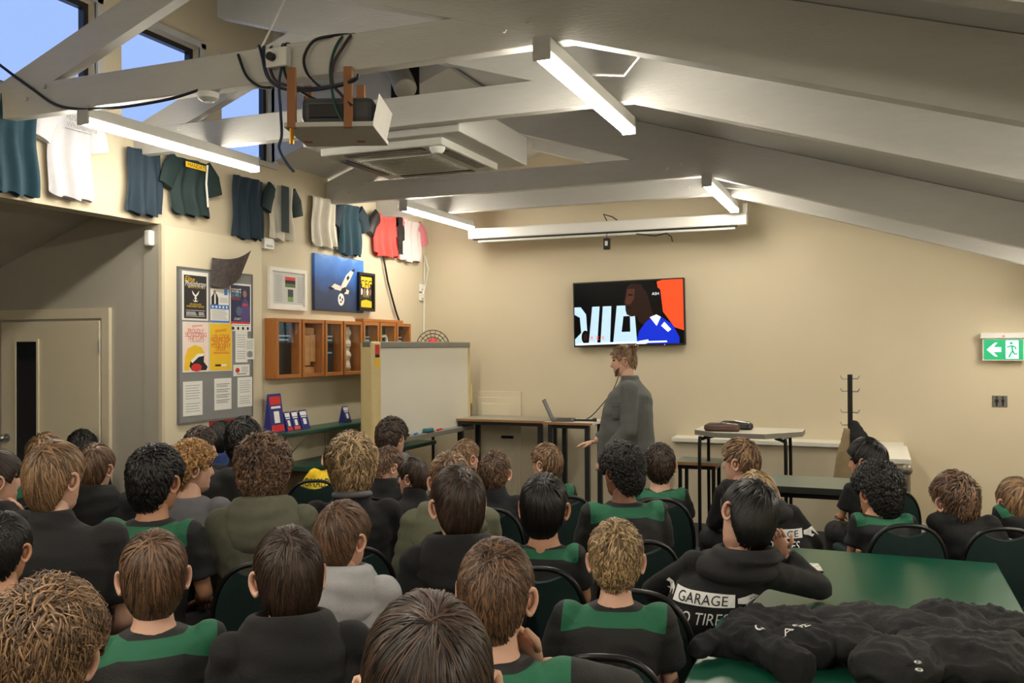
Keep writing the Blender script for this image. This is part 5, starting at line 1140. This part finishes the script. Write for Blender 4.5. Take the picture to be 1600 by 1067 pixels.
person(30, 854, 692, 52, 6.0, -52, 'short', 'sandy', J, S+'short fair hair in profile facing the laptop table', thick=.014)
person(31, 972, 692, 72, 4.7, -42, 'curly', 'black', J, S+'tight black curls in front of the presenter', 'brown', thick=.024)
person(32, 1031, 692, 48, 5.9, 0, 'tousled', 'dark', J, S+'dark brown hair in a green yoke beside the presenter', thick=.014)
person(33, 1157, 684, 62, 6.0, -62, 'short', 'sandy', BH, S+'light brown hair in profile before the pale angled table', thick=.018)
P34 = person(34, 1186, 735, 64, 5.35, -20, 'straight', 'blond', BH, S+'blond head bowed sideways in a black garage hoodie', tilt=-12, nod=18, bs=.22, lean=.10, byaw=-4, has_chair=False, hoodk=.5)
def lean35(arms, k):
    for sd in (-1, 1):
        a = arms[sd]
    hc = k['hc']; a = arms[1]; a[1] = Vector((hc.x+.26, hc.y+.16, .82)); a[2] = Vector((hc.x+.13, hc.y+.10, hc.z-.16)); a[3] = Vector((-.3, -.1, 1)); a[4] = Vector((0, 1, 0)); a[5] = .8
    a = arms[-1]; a[1] = Vector((-.16, .30, .74)); a[2] = Vector((.08, .42, .80)); a[3] = Vector((1, .2, 0)); a[4] = Vector((0, 0, 1))
P35 = person(35, 1168, 748, 100, 3.8, -28, 'straight', 'black', BH, S+'straight black hair leaning his head on his hand over the green table', 'fair', tilt=22, nod=10, byaw=14, lean=.22, bs=-.28, pose=lean35, thick=.02, hoodk=.45)
person(36, 1355, 684, 68, 6.2, -65, 'straight', 'black', ('tee', blackt), S+'straight black fringe in profile under the coat rack', 'tan', thick=.018)
person(37, 1372, 722, 84, 5.08, -42, 'curly', 'black', J, S+'loose black curls and a green yoke before the handrail post', 'tan', thick=.030, n=1500, bs=.05)
person(38, 1492, 737, 78, 5.0, -38, 'tousled', 'brown', BJ, S+'brown swept hair and a black jacket holding his chin', pose=chin_hand(-1, -.02, .02), thick=.024, bs=.15)
person(39, 1590, 745, 62, 5.3, -30, 'straight', 'sandy', J, S+'straight fair hair beneath the exit and toilet signs', bs=.18)
# prints on backs
def PX(P_): return P_['hx']*.55
def garage(mb): wrench(mb, -.16, 0, .035, wht, 1); wrench(mb, .16, 0, .035, wht, -1); [mb.rect(-.13+.02*i, -.11+.02*i, -.025, .025, wht, 0) for i in range(13)]; mb.text('GARAGE', 0, 0, .036, ink, -.002, wid=.21)
def tires(mb): mb.text('YO TIRES', 0, 0, .045, wht, 0, wid=.22, shear=.15)
for P_ in (P34, P35): back_print(P_, garage, wht, P_['shz']-(.105 if P_ is P35 else .12)*P_['s'], 'back_print', PX(P_)); back_print(P_, tires, wht, P_['shz']-(.185 if P_ is P35 else .20)*P_['s'], 'back_print', PX(P_))
back_print(P4, garage, wht, P4['shz']-.15*P4['s'], 'back_print')
back_print(P22, lambda mb: mb.text('RONALDO', 0, 0, .062, cloth('jersey_green_print', (.08,.30,.20)), 0, wid=.27), None, P22['shz']-.045, 'name_print')
back_print(P22, lambda mb: mb.text('9', 0, 0, .22, cloth('jersey_green_print', (.08,.30,.20)), 0), None, P22['shz']-.21, 'number_print')
back_print(P23, lambda mb: mb.poly([(-.03,.012),(-.018,.012),(-.006,-.006),(0,.004),(.006,-.006),(.018,.012),(.03,.012),(.008,-.014),(0,-.004),(-.008,-.014)], wht, 0), None, P23['shz']-.02, 'logo_print')
mb = MB(); P_ = P23; mb.tube([(.085*math.sin(a), P_['lean']-.008+.085*math.cos(a), P_['nb']+.0-.012*math.cos(a)) for a in np.linspace(1.2, 5.1, 20)], .018, midg, 10); mb.obj('grey_collar', P_['root'], True)
# ------------------------------------------------------------------ presenter, standing in profile
def presenter():
    D = 7.2; p = at(984, 538, D); H = p.z; fa = math.radians(-102)   # faces towards the whiteboard
    t = empty('person', (p.x, p.y, 0), -fa, 'standing man in a grey overshirt with his hair tied in a bun', 'person')
    sk_ = skinm('fair'); k = H/1.80; hs = 1.04; zh = H-.01-.115*hs
    den = cloth('grey_overshirt', (.36,.37,.36)); jean = cloth('dark_jeans', (.13,.14,.18)); mb = MB(); sz = 1.46*k
    HM = Matrix.Translation((0, .05, zh)) @ Matrix.Rotation(math.radians(-6), 4, 'X')
    R_ = [(0,.02,.90*k,.17,.15),(0,.03,1.02*k,.18,.155),(0,.03,1.18*k,.185,.15),(0,.01,1.34*k,.20,.14),(0,0,1.44*k,.19,.11),(0,0,1.50*k,.10,.075),(0,.01,1.53*k,.065,.06)]
    sleeves = {-1: [Vector((-.21,0,sz)), Vector((-.27,.0,1.16*k)), Vector((-.25,.17,.98*k))], 1: [Vector((.21,0,sz)), Vector((.25,.07,1.17*k)), Vector((.2,.30,1.02*k))]}
    mb.rings(R_, sk_, 18); mb.tube([(0,.01,1.48*k),(0,.02,1.55*k), HM @ Vector((0,-.015,-.05))], [.07,.06,.057], sk_, 14)
    for sd, a in sleeves.items(): mb.tube([a[0],a[1]], [.055,.045], sk_, 10); mb.tube([a[1],a[2]], [.045,.03], sk_, 10); mb.ell(a[0], (.06,)*3, sk_)
    for sd in (-1, 1): mb.tube([(sd*.09,.02,.92*k),(sd*.1,.03,.5*k),(sd*.1,.0,.09)], [.09,.065,.045], sk_, 12); mb.ell((sd*.1,.06,.045), (.045,.13,.04), sk_)
    V, Fc = fuse(mb, .015, 3); mi = [0]*len(Fc); V = list(V); hv = HEADV*hs @ np.array(HM.to_3x3()).T+np.array(HM.translation); o = len(V); V += list(hv); Fc += [tuple(q+o for q in f) for f in HEADF]; mi += HEADM
    mb = MB(); hand_parts(mb, sleeves[-1][2], (.05,.6,-.75), (-.3,.6,.6), 1.05, sk_, -1, .35); hand_parts(mb, sleeves[1][2], (-.05,1,-.2), (0,.2,1), 1.05, sk_, 1, .35)
    o = len(V); V += [np.array(p[:]) for p in mb.v]; Fc += [tuple(q+o for q in f) for f in mb.f]; mi += [0]*len(mb.f)
    np_obj('body', V, Fc, [sk_, mat('lips', (.66,.38,.34), .5), hairm('hair_sandy', *HC['sandy']), mat('eye_dark', (.12,.09,.08), .2)], t, mi)
    hair(t, hs, 'short', 'sandy', 1100, HM, True, .012, 99)
    mb = MB(); bc = HM @ Vector((0, -.085*hs, .085*hs)); mb.ell(bc, (.034,.036,.032), hairm('hair_sandy', *HC['sandy']), 12, 8)
    for a in range(9): th = a*.7; mb.tube([bc+Vector((.03*math.cos(th),.03*math.sin(th),.0)), bc+Vector((.036*math.cos(th+.8),.036*math.sin(th+.8),.02)), bc+Vector((.02*math.cos(th+1.6),.02*math.sin(th+1.6),.034))], [.008,.009,.005], hairm('hair_sandy', *HC['sandy']), 6)
    mb.obj('hair_bun', t, True)
    mb = MB()   # beard on chin and jaw
    for a in np.linspace(-1.1, 1.1, 60):
        for q in range(3):
            z = -.095-.012*q+.035*abs(a)**1.5; r_ = (.062-.006*q)*hs; mb.ell(HM @ (Vector((r_*math.sin(a)*.92, .004+.075*math.cos(a)-.002*q, z))*1.0), (.007,.006,.009), hairm('hair_brown', *HC['brown']), 6, 4)
    mb.obj('beard', t, True)
    mb = MB(); mb.rings([(0,.02,.80*k,.215,.225),(0,.03,.95*k,.215,.23),(0,.035,1.10*k,.22,.225),(0,.02,1.28*k,.23,.205),(0,.0,1.42*k,.22,.165),(0,-.005,1.49*k,.135,.10),(0,.0,1.53*k,.08,.075),(0,.005,1.56*k,.078,.074)], den, 26)
    for sd, a in sleeves.items(): mb.ell(a[0], (.075,.08,.075), den); mb.tube([a[0],a[1]], [.078,.068], den, 14); mb.ell(a[1], (.068,)*3, den); mb.tube([a[1],a[2].lerp(a[1],.12)], [.066,.054], den, 14)
    V, Fc = fuse(mb, .012, 2); out = []
    for p_ in V:
        q = Vector(map(float, p_)); n_ = noise.noise(q*6)+.7*noise.noise(Vector((q.x*8,q.y*8,q.z*15))); dv = Vector((q.x, q.y, 0)).normalized() if abs(q.x)+abs(q.y) > .02 else Vector((0,0,1)); out.append(q+dv*n_*.008)
    g = np_obj('overshirt', out, Fc, [den], t)
    mb = MB(); mb.box(-.235, -.225, .02, .13, 1.24*k, 1.36*k, den, .004).box(-.24, -.228, .015, .135, 1.33*k, 1.37*k, den, .004); mb.obj('chest_pocket', t)
    mb = MB(); mb.rings([(0,.01,.78*k,.18,.15),(0,.01,.92*k,.18,.15)], jean, 18)
    for sd in (-1, 1): mb.tube([(sd*.09,.01,.86*k),(sd*.1,.02,.5*k),(sd*.1,0,.08)], [.105,.082,.07], jean, 14)
    V, Fc = fuse(mb, .016, 2); np_obj('jeans', V, Fc, [jean], t)
    for sd in (-1, 1): mb = MB(); mb.rings([(sd*.1,.06,0,.052,.15),(sd*.1,.06,.04,.054,.15),(sd*.1,.04,.09,.045,.10)], mat('shoe_dark', (.10,.10,.11), .6), 16, 2.6); mb.obj('shoe', t, True)
    a = sleeves[-1]; d_ = (a[2]-a[1]).normalized(); wp = a[2]-d_*.03; mb = MB(); mb.tube([wp-d_*.012, wp+d_*.012], .036, black, 16); mb.ell(wp+Vector((-.034,0,.01)), (.012,.02,.02), black); mb.obj('wrist_watch', t, True)
presenter()
